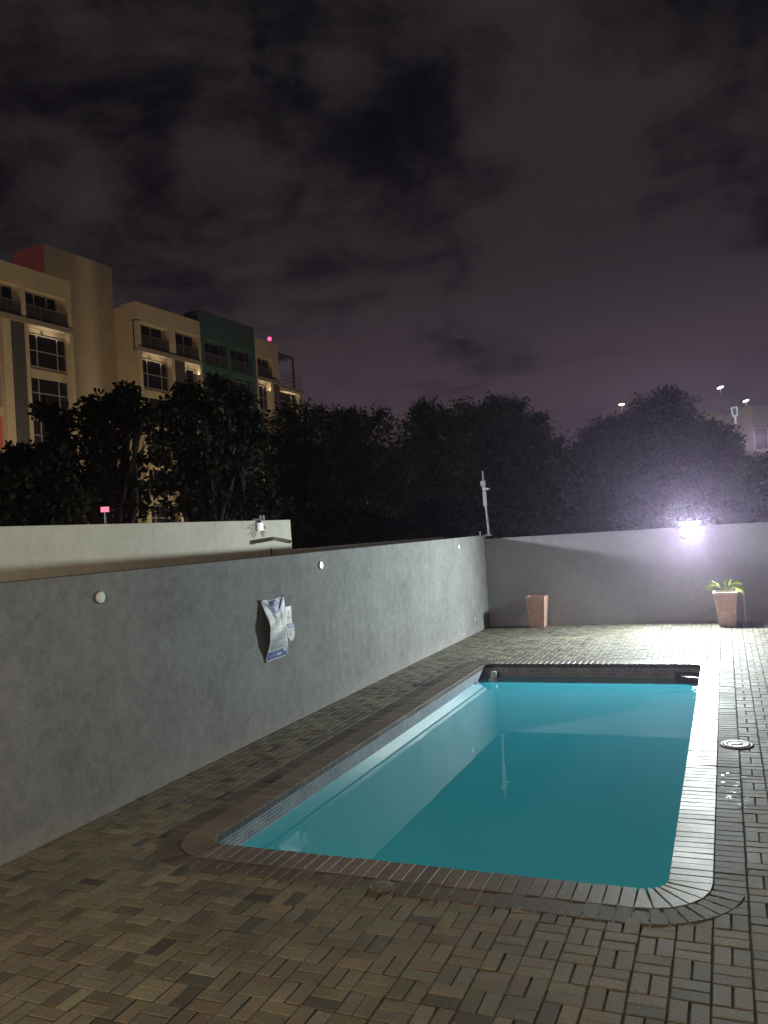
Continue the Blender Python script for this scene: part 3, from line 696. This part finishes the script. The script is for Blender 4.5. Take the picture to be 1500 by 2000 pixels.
# front frames: (solid piers full height, fascia)
F0 = -.001
def pier(mb, s0, s1, z0, z1, n0=-.56, n1=0.): bx(mb, s0, s1, n0, n1, z0, z1)
pier(body, 43.3, 43.6, ZB, 18.95); pier(body, 43.25, 43.6, 19.35, 21.5); pier(body, 39.15, 39.5, 19.35, 21.5); pier(body, 37.5, 38.15, ZB, 18.95)
pier(body, 39.35, 39.62, ZB, 18.95)
pier(body, 20, 33.4, ZB, 21.5); pier(body, 33.4, 43.6, 21.5, 22.97, -1.6, .002); pier(body, 20, 33.4, 21.502, 22.97, -1.6, .001)
pier(body, 35.3, 35.6, 19.35, 21.5)
pier(body, 50.402, 50.85, ZB, 21.5); pier(body, 50.402, 58.548, 21.66, 23.08, -1.6, .002); pier(body, 50.85, 54.3, 21.45, 21.66, -1.6, -.0)
pier(body, 54.45, 54.85, ZB, 19.0); pier(body, 54.32, 55.12, 19.5, 21.655); pier(body, 58.28, 58.548, 15.0, 21.655)
pier(body, 67.102, 67.38, ZB, 21.45); pier(body, 67.102, 71.25, 21.452, 23.27, -1.6, .002); pier(body, 70.1, 71.25, 19.7, 21.45); pier(body, 69.6, 70.1, ZB, 18.97)
pier(body, 75.1, 75.6, ZB, 18.4, -.56, 0); pier(body, 71.31, 75.6, 18.402, 18.62, -.56, 0.0)
# roof parapets give the block thickness behind the fascia
bx(body, 33.4, 43.598, -14.9, -14.6, 22.79, 22.96); bx(body, 50.41, 58.54, -15, -14.7, 22.89, 23.07)
pier(teal, 58.552, 59.12, ZB, 21.65); pier(teal, 62.5, 63.0, ZB, 21.65); pier(teal, 66.55, 67.098, ZB, 21.65); pier(teal, 58.552, 67.098, 21.65, 24.2, -1.7, .003)
for zf in (18.95, 15.85, 12.75, 9.65, 6.55, 3.45): pier(teal, 59.12, 66.55, zf-.12, zf+.30, -.92, -.004)
# spandrels between windows in recessed bays
BAYS = [(33.5, 37.5), (39.62, 43.3), (50.85, 54.45), (56.3, 58.28), (67.38, 69.6), (71.31, 75.1)]
rows = [15.95-3.05*k for k in range(6)]
for (a, b) in BAYS:
    for r0_ in rows: bx(body, a, b, -.56, -.40, r0_-.68, r0_-.04)
body.build('cream_walls', m_bc, bl); teal.build('teal_walls', m_bt, bl)
# balcony slabs at top storey
for (a, b) in ((35.0, 43.6), (50.402, 58.5), (67.2, 71.2)):
    sl = MB(); bx(sl, a, b, -.55, .09, 18.96, 19.34); sl.build('balcony_slab', m_slab, bl)
sl = MB(); bx(sl, 71.3, 75.75, -4, .12, 18.63, 18.98); sl.build('terrace_slab', m_slab, bl)
# louvre panels
for (a, b) in ((38.15, 39.35), (54.85, 56.3), (70.1, 71.31)):
    lv = MB(); n_ = 9
    for k in range(n_): bx(lv, a+(b-a)*k/n_+.02, a+(b-a)*(k+1)/n_-.05, -.26, -.06, ZB, 18.955)
    bx(lv, a, b, -.40, -.27, ZB, 18.954); lv.build('louvre_panel', m_louv, bl)
def window(s0, s1, z0, z1, n, cols, transom=True, pane=None):
    f = MB(); t = .07
    bx(f, s0, s1, n-.02, n+.06, z0, z0+t); bx(f, s0, s1, n-.02, n+.06, z1-t, z1)
    for c in cols: bx(f, c-t/2, c+t/2, n-.02, n+.062, z0+t, z1-t)
    bx(f, s0, s0+t, n-.02, n+.061, z0+t, z1-t); bx(f, s1-t, s1, n-.02, n+.061, z0+t, z1-t)
    if transom: bx(f, s0+t, s1-t, n-.02, n+.058, (z0+z1)/2-t/2, (z0+z1)/2+t/2)
    fr = f.build('window', m_frame, bl); p = MB(); bx(p, s0+.02, s1-.02, n-.03, n+.01, z0+.02, z1-.02); p.build('pane', pane or m_glass, fr)
for k, r0_ in enumerate(rows):
    z = r0_+.12
    window(39.70, 43.25, z, z+2.4, -.50, (40.65, 42.45))
    window(33.6, 37.45, z, z+2.4, -.50, (35.6, 36.7), pane=m_curt if k == 2 else None)
    window(50.95, 54.35, z, z+2.45, -.50, (51.85, 53.55))
    window(56.75, 58.2, z, z+2.45, -.50, (57.9,))
    window(67.5, 69.4, z, z+2.5, -.50, (68.75,))
    window(71.5, 75.0, z+.2, z+2.55, -.50, (74.0,))
    for (a, b) in ((59.4, 62.3), (63.4, 66.4)): window(a, b, r0_+.35, r0_+2.6, -.82, (a+1.6,), False)
def doors(s0, s1, z0, z1, n, cols): window(s0, s1, z0, z1, n, cols, False)
doors(39.7, 42.6, 19.36, 21.45, -.5, (40.6, 41.7)); doors(35.7, 38.8, 19.36, 21.45, -.5, (36.8, 37.9))
doors(51.1, 53.9, 19.36, 21.45, -.5, (52.5,)); doors(55.4, 58.0, 19.36, 21.6, -.5, (56.7,))
doors(59.4, 62.3, 19.27, 21.6, -.82, (60.8,)); doors(63.4, 66.4, 19.27, 21.6, -.82, (64.9,)); doors(67.5, 70.0, 19.36, 21.4, -.5, (68.8,))
def balustrade(s0, s1, z0, z1, n=-.06):
    b = MB(); bx(b, s0, s1, n-.02, n, z0, z1); o = b.build('balustrade', m_gr, bl)
    r = MB(); bx(r, s0, s1, n-.04, n+.02, z1, z1+.05); m2 = round((s1-s0)/1.2)
    for k in range(1, m2): x = s0+(s1-s0)*k/m2; bx(r, x-.015, x+.015, n+.001, n+.022, z0, z1)
    r.build('handrail', m_rail, o)
for a in ((39.5, 43.25, 19.345, 20.35), (35.6, 39.15, 19.345, 20.35), (50.86, 54.3, 19.345, 20.4), (55.13, 58.27, 19.345, 20.4), (59.13, 62.49, 19.26, 20.3), (63.01, 66.54, 19.26, 20.3), (67.39, 70.1, 19.345, 20.3)):
    balustrade(*a)
for zf in (16.16, 13.06, 9.96):
    for (a, b) in ((59.13, 62.49), (63.01, 66.54)): balustrade(a, b, zf, zf+.9)
bx_ = MB(); 
for k in range(24): pass
sl_ = MB(); sl_.box(50.385, 50.41, -.42, -.30, 19.2, 21.6, xf=xb); sl_.build('wall_slot', m_black, bl)
# white slatted air-conditioner screen on the teal part
ac = MB()
for k in range(7): bx(ac, 60.0, 61.4, .02, .10, 13.0+k*.17, 13.09+k*.17)
bx(ac, 61.4, 61.46, .02, .10, 12.9, 14.25); ac.build('slatted_screen', mat('white slats', (.55, .55, .52), .5), bl)
# roof pergola and rail on the end terrace
pg = MB(); bx(pg, 71.4, 74.3, -.15, .0, 22.25, 22.45); bx(pg, 71.4, 74.3, -2.6, -2.45, 22.25, 22.45); bx(pg, 74.15, 74.3, -2.6, 0, 22.2, 22.25)
for k in range(7): bx(pg, 71.4, 74.15, -2.4+k*.34, -2.34+k*.34, 22.3, 22.4)
bx(pg, 74.12, 74.3, -.18, 0.01, 18.98, 22.2); bx(pg, 74.12, 74.3, -2.6, -2.42, 18.98, 22.2); pg.build('pergola', mat('dark pergola steel', (.06, .05, .055), .6), bl)
rl = MB()
for z in (19.5, 20.0, 20.45): bx(rl, 71.4, 75.6, 0.0, .04, z, z+.04)
for s in (72.4, 73.4, 75.5): bx(rl, s, s+.04, -.001, .041, 18.98, 20.45)
for z in (19.5, 20.0, 20.45): bx(rl, 75.56, 75.6, -3.5, 0, z, z+.04)
rl.build('terrace_rail', m_rail, bl)
# soffit lamps (small round fittings under the slabs)
for (s, z) in ((41.2, 18.6), (52.3, 18.65), (57.2, 18.7), (68.3, 18.65), (72.9, 18.2)):
    MB().lathe([(0, 0), (.10, 0), (.10, .06), (0, .06)], 12, centre=xb(Vector((s, -.48, z)))).build('soffit_lamp', m_louv, bl)
for (s, z, n) in ((41.4, 18.5, -.18), (52.6, 18.5, -.18), (57.3, 18.5, -.18), (68.4, 18.5, -.18), (73.2, 18.1, -.18)):
    _l = light('soffit_glow', 'AREA', xb0(Vector((s, n, z-.35))), 14, (1, .82, .58), 2.4, xb0(Vector((s, n-.05, z+3))), size_y=.12); _l.rotation_euler = (math.pi, 0, R(90)-R(3.5))
rb = empty('warning_light', xb0(Vector((70.75, -.6, 23.27)))); tag(rb, 'red warning light glowing on the roof at the right end of the apartment block', 'lamp')
MB().tube([(0, 0, 0), (0, 0, .42)], .03, 8).build('stem', m_black, rb)
MB().lathe([(0, .40), (.16, .44), (.2, .60), (.15, .76), (0, .84)], 16).build('red_lens', mat('lit red lens', (.9, .1, .15), .3, emit=(1, .04, .12), estr=5), rb)
light('warning_light_glow', 'POINT', xb0(Vector((70.75, -.1, 23.9))), 30, (1, .1, .15), .1)

# ---------------------------------------------------------------- far right building and lamps
fb = empty('far_building', at(1478, 1000, 70)); fbo = Vector(fb.location)
tag(fb, 'small pale flat roofed building with balcony, at the right edge beyond the trees', 'building')
fz = Vector((0, 0, 1)); fx = r_.copy(); fx.z = 0; fx.normalize(); fy = f_.copy(); fy.z = 0; fy.normalize()
fa = Matrix.Rotation(R(14), 3, 'Z'); fx = fa @ fx; fy = fa @ fy
ftop = at(1470, 796, 70).z
def xfb(v): return at(1470, 796, 70).xyz*0 + Vector((at(1470, 796, 70).x, at(1470, 796, 70).y, 0)) + fx*v.x + fy*v.y + Vector((0, 0, v.z)) - fbo
m_fb = mat('pale far plaster', (.42, .40, .37), .8, noise=(1, .1, 4))
b = MB(); b.box(-1.15, 1.35, 0, 8, ZB, ftop, xf=xfb); b.box(1.352, 7, .9, 8, ZB, ftop-.35, xf=xfb); b.box(-3.9, -1.152, .5, 8, ftop-3.2, ftop-.25, xf=xfb); b.build('walls', m_fb, fb)
b = MB(); b.box(-1.2, 1.40, -1.3, -.002, ftop-1.75, ftop-.02, xf=xfb); b.build('balcony_parapet', m_fb, fb)
b = MB(); b.box(-1.25, 1.5, -1.3, -.003, ftop-4.1, ftop-3.75, xf=xfb); b.box(-1.25, -1.0, -1.28, -.3, ftop-3.75, ftop-1.76, xf=xfb); b.box(1.25, 1.5, -1.28, -.3, ftop-3.75, ftop-1.76, xf=xfb); b.build('balcony_surround', m_fb, fb)
b = MB(); b.box(-.95, 1.2, -.06, -.01, ftop-3.7, ftop-1.85, xf=xfb); w_ = b.build('window', mat('blue grey far glass', (.05, .07, .09), .2), fb)
b = MB(); b.box(-.1, -.03, -.1, -.05, ftop-3.7, ftop-2.9, xf=xfb); b.box(.65, .72, -.1, -.05, ftop-3.7, ftop-2.9, xf=xfb); b.build('mullion', m_frame, w_)
# hoop-like framed panel on its roof corner
hp = empty('roof_panel', at(1440, 826, 66)); tag(hp, 'small white framed blue panel on the roof corner of the far building', 'panel')
ho = Vector(hp.location)
def pp(px, py): return at(px, py, 66)-ho
b = MB(); P4 = [pp(1428, 797), pp(1439, 795), pp(1440, 812), pp(1432, 813)]
for k in range(4): b.tube([P4[k], P4[(k+1) % 4]], .07, 6)
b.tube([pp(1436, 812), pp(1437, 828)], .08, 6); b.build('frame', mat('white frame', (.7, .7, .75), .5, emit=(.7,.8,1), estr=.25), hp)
b = MB(); off = f_*.06; b.add([p for p in P4]+[p+off for p in P4], [(0, 1, 2, 3), (7, 6, 5, 4), (0, 4, 5, 1), (1, 5, 6, 2), (2, 6, 7, 3), (3, 7, 4, 0)]); b.build('panel', mat('pale blue panel', (.16, .25, .32), .4), hp)
light('far_street_glow', 'POINT', at(1480, 860, 58), 900, (.95, .9, .85), .3)

m_lampw = mat('lit lamp head', (.9, .9, .9), .4, emit=(1, .97, .95), estr=14); m_lampo = mat('lit amber head', (.9, .7, .5), .4, emit=(1, .72, .45), estr=12)
def street_lamp(px, py, d, label, m, tall, rr=.26, tilt=.35):
    p = at(px, py, d); t = empty('street_lamp', (p.x, p.y, ZB)); tag(t, label, 'street lamp', 'distant street lamps above the trees')
    h = p.z-ZB; MB().tube([(0, 0, 0), (0, 0, h*.6), (0, 0, h-.06)], [.12, .09, .06], 10).build('post', m_galv, t)
    b = MB(); b.lathe([(0, -.14), (.7, -.10), (1, 0), (.7, .12), (0, .18)], 16, sx=1, sy=1)
    b.v = [tuple(Matrix.Rotation(tilt, 3, 'Y') @ Vector((v[0]*rr, v[1]*rr, v[2]*rr*1.5)) + Vector((0, 0, h))) for v in b.v]
    b.build('lamp_head', m, t)
street_lamp(1407, 757, 80, 'white street lamp on the taller visible post right of the highest tree', m_lampw, True, .32, -.25)
street_lamp(1457, 783, 82, 'white street lamp on a short visible post just over the far building', m_lampw, True, .30, -.25)
street_lamp(1214, 790, 62, 'amber street lamp peeping over the tree tops left of the highest tree', m_lampo, True, .22, 0)
# little lit windows seen through the trees on the right: one far house
fh = empty('distant_house', at(1345, 960, 95)); tag(fh, 'distant dark house whose few lit windows twinkle through the right hand trees', 'house'); fo_ = Vector(fh.location)
# pink sign board
sg = at(205, 995, 15.6); t = empty('sign_board', (sg.x, sg.y, ZB)); tag(t, 'small glowing pink sign board above the cream wall among the left trees', 'sign')
MB().tube([(0, 0, 0), (0, 0, sg.z-ZB-.05)], .02, 8).build('post', m_black, t)
tz = Matrix.Rotation(-YAW*1.0, 3, 'Z')
MB().box(-.078, .078, -.012, .012, -.05, .05, xf=lambda v: tz @ v + Vector((0, 0, sg.z-ZB))).build('board', mat('lit pink board', (.5, .08, .12), .6, emit=(1, .16, .24), estr=.75), t)

# ---------------------------------------------------------------- trees
def leafmat(name, c, rough=.5):
    m = mat(name, c, rough, spec=.12, noise=(1.2, .45, 4)); return m
m_lf1 = leafmat('dark broad leaves', (.016, .022, .011), .7); m_lf2 = leafmat('feathery green leaves', (.05, .11, .04), .5)
m_lf3 = leafmat('far tree leaves', (.03, .042, .032)); m_bark = mat('bark', (.016, .014, .012), .9, noise=(5, .3, 5))
def leaves(centres, radial, size, normals_up=.3, aspect=.45, seed=1, hexa=True):
    rg = np.random.default_rng(seed); n = len(centres)
    d = rg.normal(size=(n, 3))*.55 + radial*1.0; d[:, 2] -= .15; d /= np.linalg.norm(d, axis=1)[:, None]
    a = rg.normal(size=(n, 3)); a[:, 2] += normals_up; s = np.cross(d, a); s /= np.linalg.norm(s, axis=1)[:, None]
    nn = np.cross(s, d)
    L_ = size*rg.uniform(.6, 1.25, (n, 1)); W = L_*aspect
    if hexa:
        off = [(0, 0, 0), (.3, .5, .04), (.72, .42, .0), (1, 0, -.12), (.72, -.42, 0), (.3, -.5, .04)]
    else: off = [(0, 0, 0), (.5, .5, .05), (1, 0, -.08), (.5, -.5, .05)]
    k = len(off); v = np.zeros((n, k, 3))
    for i, (x, y, z) in enumerate(off): v[:, i] = centres + d*L_*x + s*W*y + nn*L_*z
    return v.reshape(-1, 3), k
def tree(label, base_px, base_d, blobs, size, per, seed, lm, aspect=.5, hexa=True, clump=.22, group=None, name='tree', shell=.3, holes=()):
    """blobs: (px, py, radius_px, depth); leaves gather in clumps over each blob's volume"""
    rg = np.random.default_rng(seed); bp = at(base_px, 1000, base_d); base = Vector((bp.x, bp.y, ZB))
    t = empty(name, base); tag(t, label, 'tree', group)
    cs = []; ds = []
    tk = MB(); hub = None
    blobs = [(b[0], b[1]+8, b[2], b[3]) for b in blobs]
    blobs = list(blobs) + [(b[0]+b[2]*.95*math.cos(a_), b[1]-abs(b[2]*.95*math.sin(a_)), b[2]*.26, b[3]) for b in blobs for a_ in rg.uniform(.2, 2.9, 2)]
    bl_ = [(at(b[0], b[1], b[3]), b[2]*b[3]/FPX) for b in blobs]
    cen = sum((b[0] for b in bl_), Vector())/len(bl_); hub = Vector((base.x*.6+cen.x*.4, base.y*.6+cen.y*.4, ZB+(cen.z-ZB)*.45))
    tk.tube([Vector(), (hub-base)*.5+Vector((.1, .05, 0)), hub-base], [.22, .16, .13], 10)
    for (c, r) in bl_:
        m1 = hub.lerp(c, .5)+Vector(rg.normal(size=3))*.25
        tk.tube([hub-base, m1-base, c-base], [.085, .05, .022], 6, cap=False)
        for _ in range(5):
            e = c+Vector(rg.normal(size=3)).normalized()*r*.85
            s0 = m1.lerp(c, rg.uniform(.3, 1)); mm_ = s0.lerp(e, .5)+Vector(rg.normal(size=3))*.08*r
            tk.tube([s0-base, mm_-base, e-base], [.028, .016, .006], 5, cap=False)
        nc = max(8, int(per*(r**2)*14))
        dirs = rg.normal(size=(nc, 3)); dirs /= np.linalg.norm(dirs, axis=1)[:, None]
        rad = r*(shell+(1-shell)*rg.random((nc, 1))**.6)*rg.uniform(.82, 1.12, (nc, 1))
        pc = np.array(c)+dirs*rad*np.array([1, 1, .95])
        k = int(9+5*rg.random())
        cr = clump*rg.uniform(.6, 1.4, (nc, 1, 1))
        k = int(k*1.35); dv_ = rg.normal(size=(nc, k, 3)); dv_ /= np.linalg.norm(dv_, axis=2)[:, :, None]; dv_[:, :, 2] = dv_[:, :, 2]*.6+.15
        pts = pc[:, None, :]+dv_*cr*rg.uniform(.25, 1.5, (nc, k, 1))
        cs.append(pts.reshape(-1, 3)); ds.append(dv_.reshape(-1, 3))
    pts = np.concatenate(cs); rad_ = np.concatenate(ds)
    for (hx, hy, hr) in holes:        # natural gaps between branches, as tunnels through the crown
        c0 = np.array(at(hx, hy, base_d)); dv = c0-np.array([0, 0, CH]); dv /= np.linalg.norm(dv)
        rel = pts-c0; perp = rel-np.outer(rel@dv, dv); kp = np.linalg.norm(perp, axis=1) > hr*base_d/FPX; pts = pts[kp]; rad_ = rad_[kp]
    v, kk = leaves(pts, rad_, size, aspect=aspect, seed=seed+5, hexa=hexa)
    v -= np.array(base)
    me = bpy.data.meshes.new('crown'); nf = len(v)//kk
    me.vertices.add(len(v)); me.vertices.foreach_set('co', v.astype(np.float32).ravel())
    me.loops.add(len(v)); me.loops.foreach_set('vertex_index', np.arange(len(v), dtype=np.int32))
    me.polygons.add(nf); me.polygons.foreach_set('loop_start', np.arange(0, len(v), kk, dtype=np.int32))
    me.materials.append(lm); me.update(calc_edges=True); me.validate()
    o = bpy.data.objects.new('crown', me); COL.objects.link(o); o.parent = t
    tk.build('trunk', m_bark, t)
    print(label[:30], nf)
    return t
G1 = 'dark trees beyond the walls'
# left: broad-leaved trees right behind the cream wall
tree('low dark broad leaved tree at the left edge in front of the louvres', 30, 16.5,
     [(20,930,55,16.5),(-40,960,60,16.5),(80,960,60,16.8),(30,990,60,16),(120,985,45,16.4),(60,915,35,16.6),(-60,900,50,17),(100,905,30,16.5)], .16, 17, 1, m_lf1, .62, group=G1, clump=.16, holes=[(38,985,9),(85,1000,8)])
tree('dark broad leaved tree with open twiggy top in front of the recessed cream wall', 230, 18,
     [(235,775,22,18),(205,790,20,18),(262,795,20,18),(160,810,32,18.2),(120,835,20,18.3),(215,825,36,18),(275,830,32,17.6),(175,870,46,18),(245,880,40,18.4),(110,880,36,18),(200,930,60,17.8),(270,940,50,18),(150,975,56,18),(240,990,50,18),(85,800,10,18.4)],
     .14, 5.5, 2, m_lf1, .62, group=G1, clump=.15, holes=[(150,843,11),(265,872,19),(285,858,12),(255,895,9),(163,1002,6),(205,995,13),(205,1005,9),(290,905,8),(235,905,7),(140,815,6),(228,800,7)])
tree('dark broad leaved tree reaching over the lower teal balconies', 390, 18.5,
     [(340,785,28,18.5),(375,775,26,18.5),(415,775,34,18.6),(460,790,26,18.8),(485,815,16,19),(330,830,40,18.3),(390,840,50,18.5),(450,845,34,18.8),(500,855,14,19),(340,900,56,18.2),(420,910,56,18.5),(350,970,60,18.3),(430,980,60,18.6),(485,930,40,19),(500,990,50,19)],
     .14, 6.2, 3, m_lf1, .62, group=G1, clump=.15, holes=[(345,812,7),(352,850,7),(358,880,6),(433,800,9),(352,1010,6),(340,905,6),(370,925,5),(425,860,6)])
# middle: feathery trees
tree('rounded dark tree just right of the apartment block, left of the tall feathery tree', 620, 30,
     [(560,830,38,30),(540,870,40,29),(605,825,34,30),(650,825,36,30),(700,830,32,30.5),(740,825,26,31),(580,900,70,29),(660,900,80,30),(730,900,70,30),(540,960,70,28),(620,980,80,29),(710,985,80,29.5),(560,1020,60,28)],
     .17, 10, 4, m_lf2, .42, hexa=False, group=G1, clump=.26)
tree('tall feathery tree in the middle with the greenest leaves, behind the corner pole', 880, 27,
     [(850,810,34,27),(815,835,40,27),(895,815,34,27),(955,810,32,27),(930,850,50,26.5),(985,850,40,27),(840,880,60,27),(900,920,76,26),(980,920,64,26.5),(800,950,70,27),(860,1000,76,26.5),(960,1000,76,26),(1020,960,46,26.5),(1030,1010,50,26.5)],
     .16, 12, 5, m_lf2, .36, hexa=False, group=G1, clump=.26)
tree('dark rounded tree right of the corner pole, before the gap in the tree line', 1020, 33,
     [(1000,810,32,33),(1040,840,32,33),(975,800,24,33),(1025,880,50,33),(1050,930,46,33),(1010,960,70,33),(1060,990,60,33),(1045,860,28,33)],
     .18, 9, 6, m_lf2, .45, hexa=False, group=G1, clump=.28)
tree('low dark tree in the dip of the tree line', 1110, 42,
     [(1095,880,26,42),(1085,920,40,42),(1125,910,38,42),(1110,960,56,42),(1160,960,50,42),(1110,1010,60,42),(1140,880,18,42)], .22, 7, 7, m_lf3, .5, hexa=False, group=G1, clump=.34)
tree('broad hazy tree under the amber lamp', 1190, 40,
     [(1180,850,36,40),(1215,842,32,40),(1160,890,36,40),(1210,900,60,40),(1180,960,70,40),(1240,960,70,40),(1200,1010,60,40),(1150,920,30,40)], .22, 7, 8, m_lf3, .5, hexa=False, group=G1, clump=.34)
tree('highest domed tree behind the floodlight on the right', 1295, 38,
     [(1285,800,38,38),(1315,795,34,38),(1260,830,38,38),(1340,830,36,38),(1300,860,66,38),(1260,900,60,38),(1350,900,60,38),(1300,960,80,38),(1370,970,60,38),(1290,1010,60,38),(1310,775,14,38)], .21, 8, 9, m_lf3, .5, hexa=False, group=G1, clump=.32)
tree('dark tree in front of the far pale building at the right', 1410, 36,
     [(1370,840,24,36),(1400,845,22,36),(1425,860,14,36),(1390,885,44,36),(1425,910,40,36),(1400,950,60,36),(1450,950,56,36),(1420,1000,60,36)], .2, 9, 10, m_lf3, .5, hexa=False, group=G1, clump=.3)
tree('low green tree below the far pale building at the right edge', 1480, 34,
     [(1480,915,30,34),(1510,915,34,34),(1470,950,46,34),(1510,960,50,34),(1490,1000,50,34),(1455,925,22,34)], .19, 9, 12, m_lf2, .5, hexa=False, group=G1, clump=.3)

# dense undergrowth that closes the view under the crowns
ut = tree('undergrowth', 900, 24, [(x, 1035+random.uniform(-12, 10), 42, 23+random.uniform(-1, 2)) for x in range(500, 1560, 34)], .16, 26, 21, m_lf1, .5, hexa=False, clump=.2)
for ch_ in [c for c in bpy.data.objects if c.parent == ut]:
    if ch_.name.startswith('crown'): ch_.name = 'undergrowth'; ch_.parent = None; ch_.location = ut.location; tag(ch_, kind='stuff'); _u = ch_
    else: bpy.data.objects.remove(ch_)
bpy.data.objects.remove(ut); _u.name = 'undergrowth'

# the distant house body and lit windows
b = MB(); hx_ = at(1345, 880, 95)
ax = r_.copy(); ax.z = 0; ax.normalize(); ay = Vector((-ax.y, ax.x, 0))
def xh(v): return Vector((hx_.x, hx_.y, 0))+ax*v.x+ay*v.y+Vector((0, 0, v.z))-fo_
b.box(-5, 6, 0, 8, ZB, 9.5, xf=xh); b.build('walls', m_fb, fh)
m_lit = mat('lit far window', (.8, .8, .8), .5, emit=(.9, .95, 1), estr=3)
for (px, py, a, c) in ((1312, 834, .35, .4), (1318, 848, .15, .3), (1316, 878, .5, .15), (1320, 891, .4, .5), (1316, 896, .3, .2)):
    p = at(px, py, 95); q_ = MB(); dx = (p-Vector((hx_.x, hx_.y, 0))).dot(ax)
    q_.box(dx-a/2, dx+a/2, -.05, -.01, p.z-c/2, p.z+c/2, xf=xh); q_.build('window', m_lit, fh)

# ---------------------------------------------------------------- thin violet haze volume, added to give the floodlight its glow
hz_ = MB().box(-120, 60, -30, 140, -2, 32).build('added_haze', [bpy.data.materials.new('lamp glow haze')])
m = hz_.data.materials[0]; m.use_nodes = True; t = m.node_tree; t.nodes.clear()
o_ = t.nodes.new('ShaderNodeOutputMaterial'); v_ = t.nodes.new('ShaderNodeVolumePrincipled'); t.links.new(v_.outputs[0], o_.inputs['Volume'])
v_.inputs['Color'].default_value = (.80, .64, 1.0, 1); v_.inputs['Density'].default_value = .0012; v_.inputs['Anisotropy'].default_value = .86
tag(hz_, kind='stuff')
